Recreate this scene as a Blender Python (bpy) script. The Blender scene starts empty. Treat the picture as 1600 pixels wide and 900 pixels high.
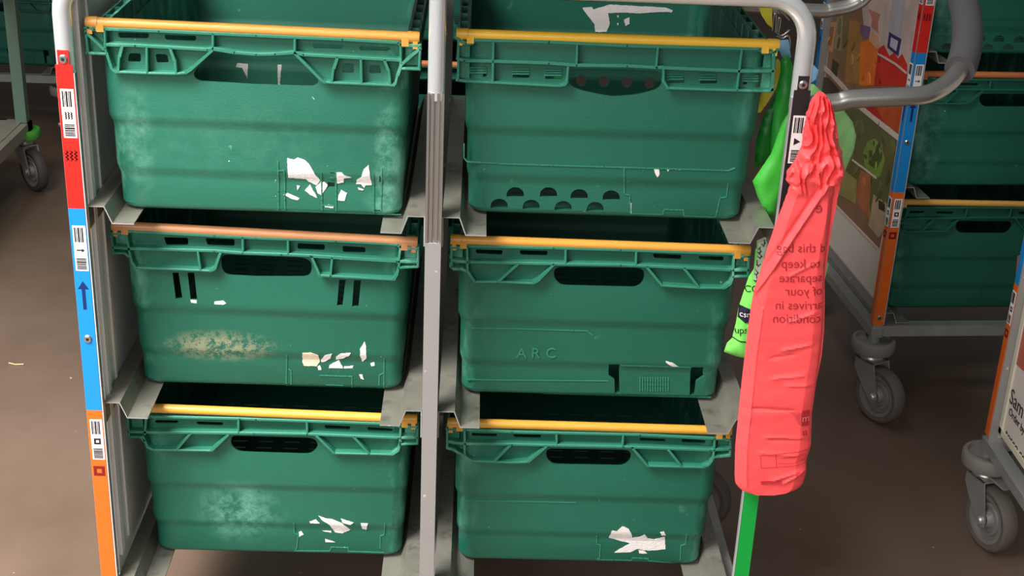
import bpy, bmesh, math, random
from mathutils import Vector, Matrix, noise
from mathutils.geometry import delaunay_2d_cdt
import numpy as np

S = bpy.context.scene
COL = S.collection
PI = math.pi
random.seed(4)

# ------------------------------------------------------------------ camera
F, CX, CY, CZ, YAW, PITCH, ROLL = 2193.2, 0.0448, -1.6854, 1.4316, -0.0351, 0.4074, 0.0439
fw = Vector((-math.sin(YAW)*math.cos(PITCH), math.cos(YAW)*math.cos(PITCH), -math.sin(PITCH)))
r0 = Vector((math.cos(YAW), math.sin(YAW), 0)); u0 = r0.cross(fw)
rt = r0*math.cos(ROLL)+u0*math.sin(ROLL); up = -r0*math.sin(ROLL)+u0*math.cos(ROLL)
cam = bpy.data.objects.new('camera', bpy.data.cameras.new('camera')); COL.objects.link(cam)
cam.matrix_world = Matrix(((rt.x, up.x, -fw.x, CX), (rt.y, up.y, -fw.y, CY), (rt.z, up.z, -fw.z, CZ), (0, 0, 0, 1)))
cam.data.sensor_width = 36; cam.data.lens = 36*F/1600; cam.data.clip_start = .05
S.camera = cam
CAMP = Vector((CX, CY, CZ))

# ------------------------------------------------------------------ light
S.view_settings.view_transform = 'Standard'; S.view_settings.look = 'None'
S.view_settings.gamma = 1; S.view_settings.use_curve_mapping = False
S.view_settings.exposure = 0.0
w = bpy.data.worlds.new('world'); S.world = w; w.use_nodes = True
w.node_tree.nodes['Background'].inputs[0].default_value = (.93, .97, 1, 1)
w.node_tree.nodes['Background'].inputs[1].default_value = .125
def area(name, loc, target, sx, sy, power, col=(1, 1, 1), spread=180):
    l = bpy.data.lights.new(name, 'AREA'); l.shape = 'RECTANGLE'; l.size = sx; l.size_y = sy; l.energy = power; l.color = col; l.spread = math.radians(spread)
    o = bpy.data.objects.new(name, l); COL.objects.link(o); o.location = loc
    o.rotation_euler = (Vector(target)-Vector(loc)).to_track_quat('-Z', 'Y').to_euler()
    return o
area('aisle_light_panel', (-1.0, -3.3, 1.9), (0, .2, .6), 3.0, 1.5, 80, (1, .99, .97))  # unseen key light, added low in front to brighten the crate fronts
area('ceiling_light_panel', (-1.5, -1.2, 2.8), (-1.0, -.3, 0), 1.4, 1.4, 96, (1, .99, .98), 84)
area('ceiling_light_strip', (-.3, .9, 3.4), (-.3, .9, 0), .3, 4.0, 16, (1, .98, .95))

# ------------------------------------------------------------------ helpers
def ray(px, py): return fw*F + rt*(px-800) - up*(py-450)
def at(px, py, Y=None, X=None, Z=None):
    d = ray(px, py)
    t = (Y-CY)/d.y if Y is not None else (Z-CZ)/d.z if Z is not None else (X-CX)/d.x
    return CAMP + d*t
def C(ox, oy, s, pts): return [(ox+x/s, oy+y/s) for x, y in pts]
def srgb(r, g, b):
    f = lambda c: (c/255/12.92) if c/255 <= .04045 else ((c/255+.055)/1.055)**2.4
    return (f(r), f(g), f(b), 1)

def mat(name, col, rough=.5, metal=0, var=.12, scale=12, bump=0, bscale=200, spec=.5, trans=0, alpha=1, sss=0):
    m = bpy.data.materials.new(name); m.use_nodes = True; nt = m.node_tree; n = nt.nodes; b = n['Principled BSDF']
    b.inputs['Roughness'].default_value = rough; b.inputs['Metallic'].default_value = metal
    b.inputs['Specular IOR Level'].default_value = spec
    if trans: b.inputs['Transmission Weight'].default_value = trans
    if alpha < 1: b.inputs['Alpha'].default_value = alpha
    tc = n.new('ShaderNodeTexCoord')
    nz = n.new('ShaderNodeTexNoise'); nz.inputs['Scale'].default_value = scale; nz.inputs['Detail'].default_value = 6
    nt.links.new(tc.outputs['Object'], nz.inputs['Vector'])
    mx = n.new('ShaderNodeMix'); mx.data_type = 'RGBA'
    c = srgb(*col)
    mx.inputs[6].default_value = tuple(max(0, x*(1-var)) for x in c[:3])+(1,)
    mx.inputs[7].default_value = tuple(min(1, x*(1+var)) for x in c[:3])+(1,)
    nt.links.new(nz.outputs['Fac'], mx.inputs[0]); nt.links.new(mx.outputs[2], b.inputs['Base Color'])
    if bump:
        n2 = n.new('ShaderNodeTexNoise'); n2.inputs['Scale'].default_value = bscale; n2.inputs['Detail'].default_value = 3
        bp = n.new('ShaderNodeBump'); bp.inputs['Strength'].default_value = bump; bp.inputs['Distance'].default_value = .002
        nt.links.new(tc.outputs['Object'], n2.inputs['Vector']); nt.links.new(n2.outputs['Fac'], bp.inputs['Height']); nt.links.new(bp.outputs[0], b.inputs['Normal'])
    m['mixnode'] = mx.name
    return m

def add_layer(m, col, mask_fn, strength=1.0):
    """mixes a worn or stained colour over the base colour through a mask socket"""
    nt = m.node_tree; b = nt.nodes['Principled BSDF']
    src = b.inputs['Base Color'].links[0].from_socket
    mask = mask_fn(nt)
    mul = nt.nodes.new('ShaderNodeMath'); mul.operation = 'MULTIPLY'; mul.inputs[1].default_value = strength; mul.use_clamp = True
    nt.links.new(mask, mul.inputs[0])
    mx = nt.nodes.new('ShaderNodeMix'); mx.data_type = 'RGBA'; mx.inputs[7].default_value = srgb(*col)
    nt.links.new(mul.outputs[0], mx.inputs[0]); nt.links.new(src, mx.inputs[6]); nt.links.new(mx.outputs[2], b.inputs['Base Color'])

def ramp(nt, sock, a, b):
    r = nt.nodes.new('ShaderNodeMapRange'); r.clamp = True
    r.inputs['From Min'].default_value = a; r.inputs['From Max'].default_value = b
    nt.links.new(sock, r.inputs['Value']); return r.outputs['Result']
def nz(nt, scale, detail=8, rough=.6, stretch=(1, 1, 1), off=(0, 0, 0)):
    tc = nt.nodes.new('ShaderNodeTexCoord'); mp = nt.nodes.new('ShaderNodeMapping')
    mp.inputs['Scale'].default_value = stretch; mp.inputs['Location'].default_value = off
    n = nt.nodes.new('ShaderNodeTexNoise'); n.inputs['Scale'].default_value = scale; n.inputs['Detail'].default_value = detail; n.inputs['Roughness'].default_value = rough
    nt.links.new(tc.outputs['Object'], mp.inputs[0]); nt.links.new(mp.outputs[0], n.inputs['Vector']); return n.outputs['Fac']
def mth(nt, op, a, b=None):
    m = nt.nodes.new('ShaderNodeMath'); m.operation = op; m.use_clamp = op in ('MULTIPLY',)
    for i, s in enumerate((a, b)):
        if s is None: continue
        if isinstance(s, (int, float)): m.inputs[i].default_value = s
        else: nt.links.new(s, m.inputs[i])
    return m.outputs[0]
def blob(nt, c, rad):
    """1 in the middle of an ellipsoid at c, 0 at its edge"""
    tc = nt.nodes.new('ShaderNodeTexCoord'); mp = nt.nodes.new('ShaderNodeMapping'); mp.vector_type = 'POINT'
    s = [1/r for r in rad]; mp.inputs['Scale'].default_value = s; mp.inputs['Location'].default_value = [-c[i]*s[i] for i in range(3)]
    ln = nt.nodes.new('ShaderNodeVectorMath'); ln.operation = 'LENGTH'
    nt.links.new(tc.outputs['Object'], mp.inputs[0]); nt.links.new(mp.outputs[0], ln.inputs[0])
    return ramp(nt, ln.outputs['Value'], 1, .35)

def link(name, me, parent=None, mats=None):
    o = bpy.data.objects.new(name, me); COL.objects.link(o)
    if mats is not None:
        for m in (mats if isinstance(mats, (list, tuple)) else [mats]): me.materials.append(m)
    if parent: o.parent = parent
    return o
def shade(me, ang=35):
    bm = bmesh.new(); bm.from_mesh(me); a = math.radians(ang)
    for f in bm.faces: f.smooth = True
    for e in bm.edges:
        if len(e.link_faces) != 2 or e.calc_face_angle(0) > a: e.smooth = False
    bm.to_mesh(me); bm.free()
class MB:
    def __init__(s): s.v = []; s.f = []; s.m = []
    def add(s, vs, fs, mi=0):
        k = len(s.v); s.v += [tuple(v) for v in vs]; s.f += [tuple(i+k for i in f) for f in fs]; s.m += [mi]*len(fs); return s
    def box(s, x0, x1, y0, y1, z0, z1, mi=0, M=None):
        vs = [Vector((x, y, z)) for x in (x0, x1) for y in (y0, y1) for z in (z0, z1)]
        if M: vs = [M @ v for v in vs]
        return s.add(vs, [(0, 1, 3, 2), (4, 6, 7, 5), (0, 4, 5, 1), (2, 3, 7, 6), (0, 2, 6, 4), (1, 5, 7, 3)], mi)
    def tube(s, path, r, n=14, mi=0, cap=True, flat=None):
        path = [Vector(p) for p in path]; rings = []
        ref = None
        for i, p in enumerate(path):
            t = (path[min(i+1, len(path)-1)]-path[max(i-1, 0)]).normalized()
            if ref is None: ref = Vector((0, 0, 1)) if abs(t.z) < .9 else Vector((0, 1, 0))
            a = (ref-t*ref.dot(t)).normalized(); b = t.cross(a); ref = a
            rr = r[i] if isinstance(r, (list, tuple)) else r
            rings.append([p+a*math.cos(2*PI*k/n)*rr+b*math.sin(2*PI*k/n)*rr for k in range(n)])
        vs = [v for R_ in rings for v in R_]; fs = []
        for i in range(len(path)-1):
            for k in range(n): fs.append((i*n+k, i*n+(k+1) % n, (i+1)*n+(k+1) % n, (i+1)*n+k))
        if cap: fs += [tuple(range(n))[::-1], tuple((len(path)-1)*n+k for k in range(n))]
        return s.add(vs, fs, mi)
    def lathe(s, prof, M, n=40, mi=0):
        """prof: (r, h) list turned about local z, placed by M"""
        vs = [M @ Vector((r*math.cos(2*PI*k/n), r*math.sin(2*PI*k/n), h)) for r, h in prof for k in range(n)]
        fs = [(i*n+k, i*n+(k+1) % n, (i+1)*n+(k+1) % n, (i+1)*n+k) for i in range(len(prof)-1) for k in range(n)]
        return s.add(vs, fs, mi)
    def prism(s, poly, axis, a, b, mi=0):
        """extrude a 2-D polygon (any shape) along an axis: axis 'y' takes (x,z), 'x' takes (y,z), 'z' takes (x,y)"""
        V, T = tri(poly); n = len(V)
        mk = {'y': lambda p, d: (p[0], d, p[1]), 'x': lambda p, d: (d, p[0], p[1]), 'z': lambda p, d: (p[0], p[1], d)}[axis]
        vs = [mk(p, a) for p in V]+[mk(p, b) for p in V]
        fs = [t for t in T]+[tuple(i+n for i in t[::-1]) for t in T]
        for i, j in bedges(T): fs.append((j, i, i+n, j+n))
        return s.add(vs, fs, mi)
    def build(s, name, mats, parent=None, ang=35, smooth=True):
        me = bpy.data.meshes.new(name); me.from_pydata(s.v, [], s.f)
        o = link(name, me, parent, mats)
        for p, m in zip(me.polygons, s.m): p.material_index = m
        bm = bmesh.new(); bm.from_mesh(me); bmesh.ops.recalc_face_normals(bm, faces=bm.faces); bm.to_mesh(me); bm.free()
        if smooth: shade(me, ang)
        me.update(); return o
def inside(p, poly):
    x, y = p; c = False; n = len(poly); j = n-1
    for i in range(n):
        xi, yi = poly[i]; xj, yj = poly[j]
        if (yi > y) != (yj > y) and x < (xj-xi)*(y-yi)/(yj-yi)+xi: c = not c
        j = i
    return c
def bedges(T):
    cnt = {}
    for t in T:
        for i in range(3):
            a, b = t[i], t[(i+1) % 3]
            cnt[(a, b)] = 1
    return [(a, b) for (a, b) in cnt if (b, a) not in cnt]
def tri(outer, holes=(), extra_pts=(), extra_lines=()):
    vs = []; es = []
    def loop(p):
        k = len(vs); vs.extend(Vector(q) for q in p); es.extend((k+i, k+(i+1) % len(p)) for i in range(len(p)))
    loop(outer)
    for h in holes: loop(h)
    for a, b in extra_lines:
        k = len(vs); vs.extend((Vector(a), Vector(b))); es.append((k, k+1))
    vs.extend(Vector(p) for p in extra_pts)
    V, _, Fc, *_ = delaunay_2d_cdt(vs, es, [], 0, 1e-6)
    T = []
    for f in Fc:
        if len(f) != 3: continue
        c = [(V[f[0]][i]+V[f[1]][i]+V[f[2]][i])/3 for i in (0, 1)]
        if not inside(c, outer): continue
        if any(inside(c, h) for h in holes): continue
        a = (V[f[1]]-V[f[0]]).cross(V[f[2]]-V[f[0]])
        T.append(tuple(f) if a > 0 else tuple(f[::-1]))
    return [tuple(v) for v in V], T
def empty(name, loc=(0, 0, 0), rz=0):
    o = bpy.data.objects.new(name, None); COL.objects.link(o); o.location = loc; o.rotation_euler = (0, 0, rz); o.empty_display_size = .1
    bpy.context.view_layer.update(); return o
def tag(o, label=None, cat=None, group=None, kind=None):
    if label: o['label'] = label
    if cat: o['category'] = cat
    if group: o['group'] = group
    if kind: o['kind'] = kind
    return o
def copy_tree(o, parent=None):
    c = o.copy(); COL.objects.link(c)
    if parent: c.parent = parent
    for ch in list(o.children): copy_tree(ch, c)
    return c
def strokes(polys, width, closed=False):
    """2-D thick strokes: list of quads (4 points) for every segment of every polyline, ends overlapped"""
    out = []
    for pl in polys:
        for a, b in zip(pl[:-1], pl[1:]):
            a = Vector(a); b = Vector(b); d = (b-a)
            if d.length < 1e-7: continue
            d.normalize(); n = Vector((-d.y, d.x))*width/2; e = d*width*.35
            out.append([a-e-n, b+e-n, b+e+n, a-e+n])
    return out
def text2d(s, size):
    cu = bpy.data.curves.new('t', 'FONT'); cu.body = s; cu.size = size; cu.fill_mode = 'FRONT'; cu.resolution_u = 3; cu.align_x = 'CENTER'; cu.align_y = 'CENTER'
    o = bpy.data.objects.new('t', cu); me = o.to_mesh()
    V = [(v.co.x, v.co.y) for v in me.vertices]; T = [tuple(p.vertices) for p in me.polygons]
    o.to_mesh_clear(); bpy.data.objects.remove(o); bpy.data.curves.remove(cu)
    return V, T

# ------------------------------------------------------------------ materials
GALV = mat('galvanised_steel', (176, 175, 170), .35, .6, .25, 30, .15, 60)
GALV2 = mat('dull_steel', (142, 138, 126), .42, .55, .3, 25, .2, 80)
add_layer(GALV2, (78, 70, 58), lambda nt: ramp(nt, nz(nt, 22, 8, .7, off=(3, 1, 2)), .55, .7), .7)
CHROME = mat('chrome', (242, 242, 242), .16, .62, .06, 8, .05, 30)
SATIN = mat('satin_steel_tube', (188, 184, 178), .3, .9, .08, 15, .05, 90)
ALU = mat('grey_aluminium', (150, 146, 142), .5, .25, .06, 20, .04, 300)
add_layer(ALU, (215, 212, 205), lambda nt: ramp(nt, nz(nt, 90, 2, .5), .70, .74), .8)
WHITEP = mat('white_panel', (232, 230, 226), .4, 0, .05, 8)
BEIGEP = mat('beige_panel', (212, 200, 188), .45, 0, .05, 6)
FOAM = mat('dark_grey_foam', (72, 69, 70), .85, 0, .05, 40, .3, 400)
BLACK = mat('black_print', (26, 23, 24), .45, 0, .05)
RED = mat('red_strip', (204, 32, 24), .35, 0, .05)
BLUE = mat('blue_strip', (16, 124, 192), .35, 0, .05)
ORANGE = mat('orange_strip', (218, 96, 24), .35, 0, .05)
GREENS = mat('green_strip', (10, 150, 58), .35, 0, .05)
DRED = mat('dark_red_print', (120, 14, 16), .4, 0, .05)
DBLUE = mat('dark_blue_print', (8, 36, 92), .4, 0, .05)
PAPER = mat('white_paper', (225, 218, 214), .7, 0, .06, 60)
TORN = mat('torn_paper', (214, 205, 200), .8, 0, .12, 140, .4, 500)
TORNB = mat('torn_beige_paper', (214, 196, 168), .8, 0, .15, 140, .4, 500)
RUBBER = mat('grey_rubber', (122, 117, 110), .7, 0, .12, 30, .1, 100)
RUBTY = mat('worn_tyre_rubber', (92, 84, 76), .7, 0, .25, 30)
RUBDK = mat('dark_rubber', (58, 54, 52), .65, 0, .12, 30)
HUB = mat('grey_hub', (126, 122, 118), .5, .1, .1, 30)
CLEAR = mat('clear_plastic', (235, 235, 235), .1, 0, 0, spec=.5, alpha=.22)

floor_m = mat('polished_floor', (112, 93, 79), .34, 0, .10, 3, .04, 60)
add_layer(floor_m, (90, 72, 58), lambda nt: ramp(nt, nz(nt, 1.6, 8, .6), .42, .66), .8)
add_layer(floor_m, (205, 196, 186), lambda nt: ramp(nt, nz(nt, 55, 2, .5), .765, .79), .6)

def green(name, base, stain=None, scuff=.55, seed=0.0, faint=None):
    m = mat(name, base, .46, 0, .07, 9, .25, 700, spec=.4)
    # pale rubbed corners
    def edge(nt):
        tc = nt.nodes.new('ShaderNodeTexCoord'); sp = nt.nodes.new('ShaderNodeSeparateXYZ'); nt.links.new(tc.outputs['Object'], sp.inputs[0])
        ax = mth(nt, 'ABSOLUTE', sp.outputs[0])
        e = ramp(nt, ax, .150, .178)
        return mth(nt, 'MULTIPLY', e, ramp(nt, nz(nt, 26, 8, .65, (1, 1, .45), (seed, 0, 0)), .50, .72))
    add_layer(m, (110, 182, 156), edge, scuff)
    add_layer(m, (140, 190, 172), lambda nt: ramp(nt, nz(nt, 34, 6, .6, off=(seed+5, 2, 1)), .70, .80), .55*scuff)
    add_layer(m, (205, 222, 212), lambda nt: ramp(nt, nz(nt, 120, 2, .5, off=(seed, 7, 3)), .775, .80), .8*scuff)
    if faint:
        for c, rad, a in faint: add_layer(m, (120, 178, 158), lambda nt: mth(nt, 'MULTIPLY', blob(nt, c, rad), ramp(nt, nz(nt, 42, 8, .7, off=(seed, 1, 1)), .42, .72)), a)
    if stain:
        for c, rad, col, a in stain: add_layer(m, col, lambda nt: mth(nt, 'MULTIPLY', blob(nt, c, rad), ramp(nt, nz(nt, 70, 9, .85, off=(seed, 3, 1)), .47, .53)), a)
    return m

# ------------------------------------------------------------------ setting
b = MB().box(-9, 9, -6, 12, -.1, 0); o = b.build('floor', floor_m, smooth=False); tag(o, kind='structure')

tag(MB().box(-9, 9, 12, 12.2, 0, 4.5).build('wall_back', mat('grey_wall_paint', (120, 116, 110), .8), smooth=False), kind='structure')
# ------------------------------------------------------------------ crates
H = .233; D = .59; RC = .020
Z1 = .80; PIT = .281
def sstep(z, a, b):
    t = min(1, max(0, (z-a)/(b-a))); return t*t*(3-2*t)
def hx(z):   # half width of the body at height z
    v = .1825 + .003*sstep(z, .042, .060) + .0035*sstep(z, .108, .126) + .002*z/H
    if z < .008: v -= .006*(1-(z/.008))**2
    return v
def yf(z):   # distance of the front face behind the rim's front
    v = .0222 - .0045*sstep(z, .042, .060) - .005*sstep(z, .108, .126) - .001*z/H
    if z < .008: v += .006*(1-(z/.008))**2
    return v
HX0 = .1895; A0 = HX0-RC; YF0 = .0117; B0 = (D-2*YF0)/2-RC
ZB = [0, .003, .008, .042, .046, .051, .056, .060, .108, .112, .117, .122, .126]
P_ = 4*A0+4*B0+2*PI*RC; ARC = PI*RC/2
U_F0 = B0+ARC; U_F1 = U_F0+2*A0    # front stretch of the perimeter
def wall(u, z, inset=0):
    h = hx(z); y0 = yf(z); a = h-RC; bb = D/2-y0-RC; r = RC-inset; yc = D/2
    seg = u % P_
    if seg <= B0: t = seg/B0; return Vector((-h+inset, yc-bb*t, z))
    seg -= B0
    if seg <= ARC: th = seg/RC; return Vector((-a-math.cos(th)*r, yc-bb-math.sin(th)*r, z))
    seg -= ARC
    if seg <= 2*A0: return Vector(((seg/A0-1)*a, y0+inset, z))
    seg -= 2*A0
    if seg <= ARC: th = seg/RC; return Vector((a+math.sin(th)*r, yc-bb-math.cos(th)*r, z))
    seg -= ARC
    if seg <= 2*B0: return Vector((h-inset, yc-bb+bb*seg/B0, z))
    seg -= 2*B0
    if seg <= ARC: th = seg/RC; return Vector((a+math.cos(th)*r, yc+bb+math.sin(th)*r, z))
    seg -= ARC
    if seg <= 2*A0: return Vector(((1-seg/A0)*a, D-y0-inset, z))
    seg -= 2*A0
    if seg <= ARC: th = seg/RC; return Vector((-a-math.sin(th)*r, yc+bb+math.cos(th)*r, z))
    seg -= ARC
    return Vector((-h+inset, yc+bb-bb*min(1, seg/B0), z))
def surf_u(x, z): return U_F0+A0*(1+x/(hx(z)-RC))
def body_mesh(front_holes, back_holes, m, parent):
    outer = [(0, 0), (P_, 0), (P_, H), (0, H)]
    lines = [((0, z), (P_, z)) for z in ZB[1:]]
    xs = [0]; pos = 0
    for seg, n in ((B0, 1), (ARC, 5), (2*A0, 1), (ARC, 5), (2*B0, 1), (ARC, 5), (2*A0, 1), (ARC, 5)):
        for i in range(n): xs.append(pos+seg*(i+1)/n)
        pos += seg
    lines += [((x, 0), (x, H)) for x in xs[1:]]
    holes = [[(surf_u(x, z), z) for x, z in h] for h in front_holes]
    ub = U_F1+2*ARC+2*B0+A0
    holes += [[(ub-A0*(x/(HX0-RC)), z) for x, z in h] for h in back_holes]
    V, T = tri(outer, holes, (), lines)
    n = len(V); t = .0032
    vs = [wall(u, z) for u, z in V]+[wall(u, z, t) for u, z in V]
    fs = [t_ for t_ in T]+[tuple(i+n for i in q[::-1]) for q in T]
    for i, j in bedges(T):
        if abs(V[i][0]-V[j][0]) < 1e-6 and (V[i][0] < 1e-6 or V[i][0] > P_-1e-6): continue
        fs.append((j, i, i+n, j+n))
    mb = MB().add(vs, fs)
    # base plate with its rows of slots
    ring = [wall(x, .003) for x in xs[:-1]]
    def cap(x, y, l, w2=.0024): return [(x-l/2, y-w2), (x+l/2, y-w2), (x+l/2, y+w2), (x-l/2, y+w2)]
    slots = [cap(-.154+.044*c, .087+.0215*r_, .026) for r_ in range(19) for c in range(8)]
    V2, T2 = tri([(p.x, p.y) for p in ring], slots); k = len(V2)
    mb.add([(x, y, .003) for x, y in V2]+[(x, y, .007) for x, y in V2], list(T2)+[tuple(i+k for i in q[::-1]) for q in T2]+[(j, i, i+k, j+k) for i, j in bedges(T2)])
    me = bpy.data.meshes.new('crate_body'); me.from_pydata(mb.v, [], mb.f); o = link('crate_body', me, parent, m)
    bm = bmesh.new(); bm.from_mesh(me); bmesh.ops.remove_doubles(bm, verts=bm.verts, dist=1e-5); bmesh.ops.recalc_face_normals(bm, faces=bm.faces); bm.to_mesh(me); bm.free()
    shade(me, 28); return o
def rim_mesh(ribs, m, parent, corner_z, slats=(), kz=lambda x: 1):
    mb = MB()
    def quad_bar(q, y0, y1, ch=.0009):
        c = sum(q, Vector((0, 0)))/4
        qi = []
        for p in q:
            d = (c-p)
            qi.append(p + Vector((math.copysign(min(ch, abs(d.x)), d.x), math.copysign(min(ch, abs(d.y)), d.y))))
        vs = [(p.x, y0, p.y) for p in qi]+[(p.x, y0+ch, p.y) for p in q]+[(p.x, y1, p.y) for p in q]
        fs = [(0, 1, 2, 3)]+[(i, i+4, (i+1) % 4+4, (i+1) % 4) for i in range(4)]+[(i+4, i+8, (i+1) % 4+8, (i+1) % 4+4) for i in range(4)]+[(11, 10, 9, 8)]
        mb.add(vs, fs)
    for wd, pl in ribs:
        for q in strokes([pl], wd): quad_bar(q, 0, .0135)
    for q in strokes(slats, .0022): quad_bar(q, .009, .0150)
    k0 = len(mb.v)
    for s in (-1, 1):   # the parts of the rim that stand out beyond the body, and run back along the sides
        xa, xb = sorted((s*.186, s*.2015)); zc = corner_z
        mb.box(xa, xb, .0115, .0135, zc, H-.001)
        xa, xb = sorted((s*.2, s*.2025)); mb.box(xa, xb, .0135, D-.013, H-.022, H-.001)
        xa, xb = sorted((s*.186, s*.2)); 
        for k in range(12):
            y = .04+k*(D-.08)/11; mb.box(xa, xb, y-.0012, y+.0012, H-.022, H-.001)
        xa, xb = sorted((s*.1865, s*.190)); mb.box(xa, xb, .02, D-.02, H-.003, H+.001)
        xa, xb = sorted((s*.186, s*.2035)); mb.box(xa, xb, .0135, D-.013, H-.024, H-.022)
    # rear rim
    mb.box(-.2025, .2025, D-.0135, D, H-.003, H+.001); mb.box(-.2025, .2025, D-.0135, D, H-.026, H-.023)
    for k in range(7):
        x = -.2015+k*.403/6; mb.box(x-.0012, x+.0012, D-.0135, D, H-.024, H)
    mb.box(-.1895, .1895, .0115, .0165, H-.002, H+.001)
    mb.v[k0:] = [(x, y, z*kz(x)) for x, y, z in mb.v[k0:]]
    return mb.build('rim', m, parent, smooth=False)
def bar(p0, p1, m, parent, rear=False):
    mb = MB(); y = D-.006 if rear else .0062; r = .0066
    (x0, z0), (x1, z1) = p0, p1
    path = [(x0+(x1-x0)*t, y, z0+(z1-z0)*t) for t in (0, .01, .035, .036, .5, .964, .965, .99, 1)]
    rr = [.0068, .0074, .0074, r, r, r, .0074, .0074, .0068]
    mb.tube(path, rr, 14)
    for x, z, s in ((x0, z0, 1), (x1, z1, -1)):
        mb.box(x+s*.002 if s > 0 else x-.008, x+.008 if s > 0 else x-.002, y-.006, y+.008, z-.0135, z+.002)
        mb.box(min(x+s*.013, x+s*.022), max(x+s*.013, x+s*.022), y-.0065, y+.006, z-.0105, z)
        # arm running back along the side to its pivot
        e = -.03 if rear else .03
        mb.tube([(x+s*.004, y, z), (x+s*.004, y+e*.3, z-.004), (x+s*.004, y+e, z-.014)], .004, 8)
    return mb.build('handle_bar', m, parent)
def relief(lines, width, h, m, parent, name='moulded_line'):
    mb = MB()
    for pl in lines:
        pts = []
        for a, b_ in zip(pl[:-1], pl[1:]):
            n = max(1, int((Vector(b_)-Vector(a)).length/.006))
            for i in range(n): pts.append(Vector(a).lerp(Vector(b_), i/n))
        pts.append(Vector(pl[-1]))
        for q in strokes([[tuple(p) for p in pts]], width):
            vs = [(p.x, yf(p.y)-h, p.y) for p in q]+[(p.x, yf(p.y)+.0015, p.y) for p in q]
            mb.add(vs, [(0, 1, 2, 3)]+[(i, i+4, (i+1) % 4+4, (i+1) % 4) for i in range(4)]+[(7, 6, 5, 4)])
    return mb.build(name, m, parent, smooth=False)
def sticker(poly, m, parent, h=.0006, back=False, seedy=0):
    # finer, slightly ragged outline
    pts = []
    for a, b_ in zip(poly, poly[1:]+poly[:1]):
        a = Vector(a); b_ = Vector(b_); n = max(1, int((b_-a).length/.003))
        for i in range(n):
            p = a.lerp(b_, i/n)
            if i: p += Vector((random.uniform(-1, 1), random.uniform(-1, 1)))*.0004
            pts.append(tuple(p))
    x0 = min(p[0] for p in pts); x1 = max(p[0] for p in pts)
    inner = [(x0-.001, z) for z in ZB]
    lines = [((x0-.01, z), (x1+.01, z)) for z in ZB if min(p[1] for p in pts) < z < max(p[1] for p in pts)]
    V, T = tri(pts, (), (), lines); n = len(V)
    if back: f = lambda p, d: (p[0], D-yf(p[1])-.0034-h+d, p[1])
    else: f = lambda p, d: (p[0], yf(p[1])-h-.0001+d, p[1])
    def lift(p): return .0007*max(0, noise.noise(Vector((p[0]*70, p[1]*70, 1.7))))
    vs = [f((p[0], p[1]), -lift(p)) for p in V]+[f(p, h) for p in V]
    fs = list(T)+[tuple(i+n for i in t[::-1]) for t in T]+[(j, i, i+n, j+n) for i, j in bedges(T)]
    return MB().add(vs, fs).build('torn_label', m, parent, smooth=False)

RIMM = {}
def crate(cx, Yf, zb, spec, m_green, m_bar, name='plastic_crate', rz=0):
    root = empty(name, (cx, Yf, zb), 0)
    def loc(p, surf=False, plane=0):
        y = Yf+plane
        w_ = at(p[0], p[1], Y=y)
        if surf:
            for _ in range(5): w_ = at(p[0], p[1], Y=Yf+yf(min(H, max(0, w_.z-zb))))
        return (w_.x-cx, w_.z-zb)
    def hole(h): return [(max(-A0+.001, min(A0-.001, x)), max(.006, z)) for x, z in (loc(p, True) for p in h)]
    def dround(pts):   # soften polygon corners a little
        big = max(p[1] for p in pts)-min(p[1] for p in pts) > .018; k = 2 if big else 1; rc = .0035 if big else .0016
        for _ in range(k):
            out = []
            for a, b_ in zip(pts, pts[1:]+pts[:1]):
                a = Vector(a); b_ = Vector(b_); d = (b_-a).length; c = min(.25, rc/d) if d > 0 else 0
                out += [tuple(a.lerp(b_, c)), tuple(b_.lerp(a, c))]
            pts = out
        return pts
    fh = [dround(hole(h)) for h in spec.get('holes', [])]
    fh += [hole(h) for h in spec.get('fine', [])]
    zl, zr = loc(spec['thick'][0][2])[1], loc(spec['thick'][0][-3])[1]
    def kz(x): return (zl+(zr-zl)*(x+.19)/.38)/(H-.0005)
    def level(o):
        for v in o.data.vertices: v.co.z *= kz(v.co.x)
        return o
    def uz(p): return (p[0], min(H-.0035, p[1]/kz(p[0])))
    fh = [[uz(p) for p in h] for h in fh]
    level(body_mesh(fh, spec.get('back', BACK), m_green, root))
    m_rim = RIMM.setdefault(m_green.name, green('highlight_worn_rim_'+m_green.name, (44, 116, 93), scuff=.9, seed=60+len(RIMM)))  # lighter than the body: rib highlights put into the colour, plus real scuffs
    ribs = [(.0044, [loc(p) for p in pl]) for pl in spec['thick']]+[(.0034, [loc(p) for p in pl]) for pl in spec['ribs']]
    ribs = [(wd, [(max(-.2045, min(.2045, x)), z) for x, z in pl]) for wd, pl in ribs]
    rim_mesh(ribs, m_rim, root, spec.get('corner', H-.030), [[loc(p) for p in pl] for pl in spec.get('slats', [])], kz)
    b0, b1 = [loc(p, plane=.006) for p in spec['bar']]; b0 = (max(-.2035, b0[0]), b0[1]); b1 = (min(.2035, b1[0]), b1[1])
    bar(b0, b1, m_bar, root); bar((-.203, .2455), (.203, .2455), m_bar, root, True)
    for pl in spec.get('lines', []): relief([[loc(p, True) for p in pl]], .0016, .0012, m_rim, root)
    for i, pl in enumerate(spec.get('labels', [])):
        sticker([loc(p, True) for p in pl], TORNB if i in spec.get('beige', ()) else TORN, root)
    for pl in spec.get('back_labels', []):
        sticker([(at(p[0], p[1], Y=Yf+D-.017).x-cx, at(p[0], p[1], Y=Yf+D-.017).z-zb) for p in pl], TORN, root, back=True)
    return root, loc
BACK = []
BACK.append([(-.055, .178), (.055, .178), (.055, .205), (-.055, .205)])
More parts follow.
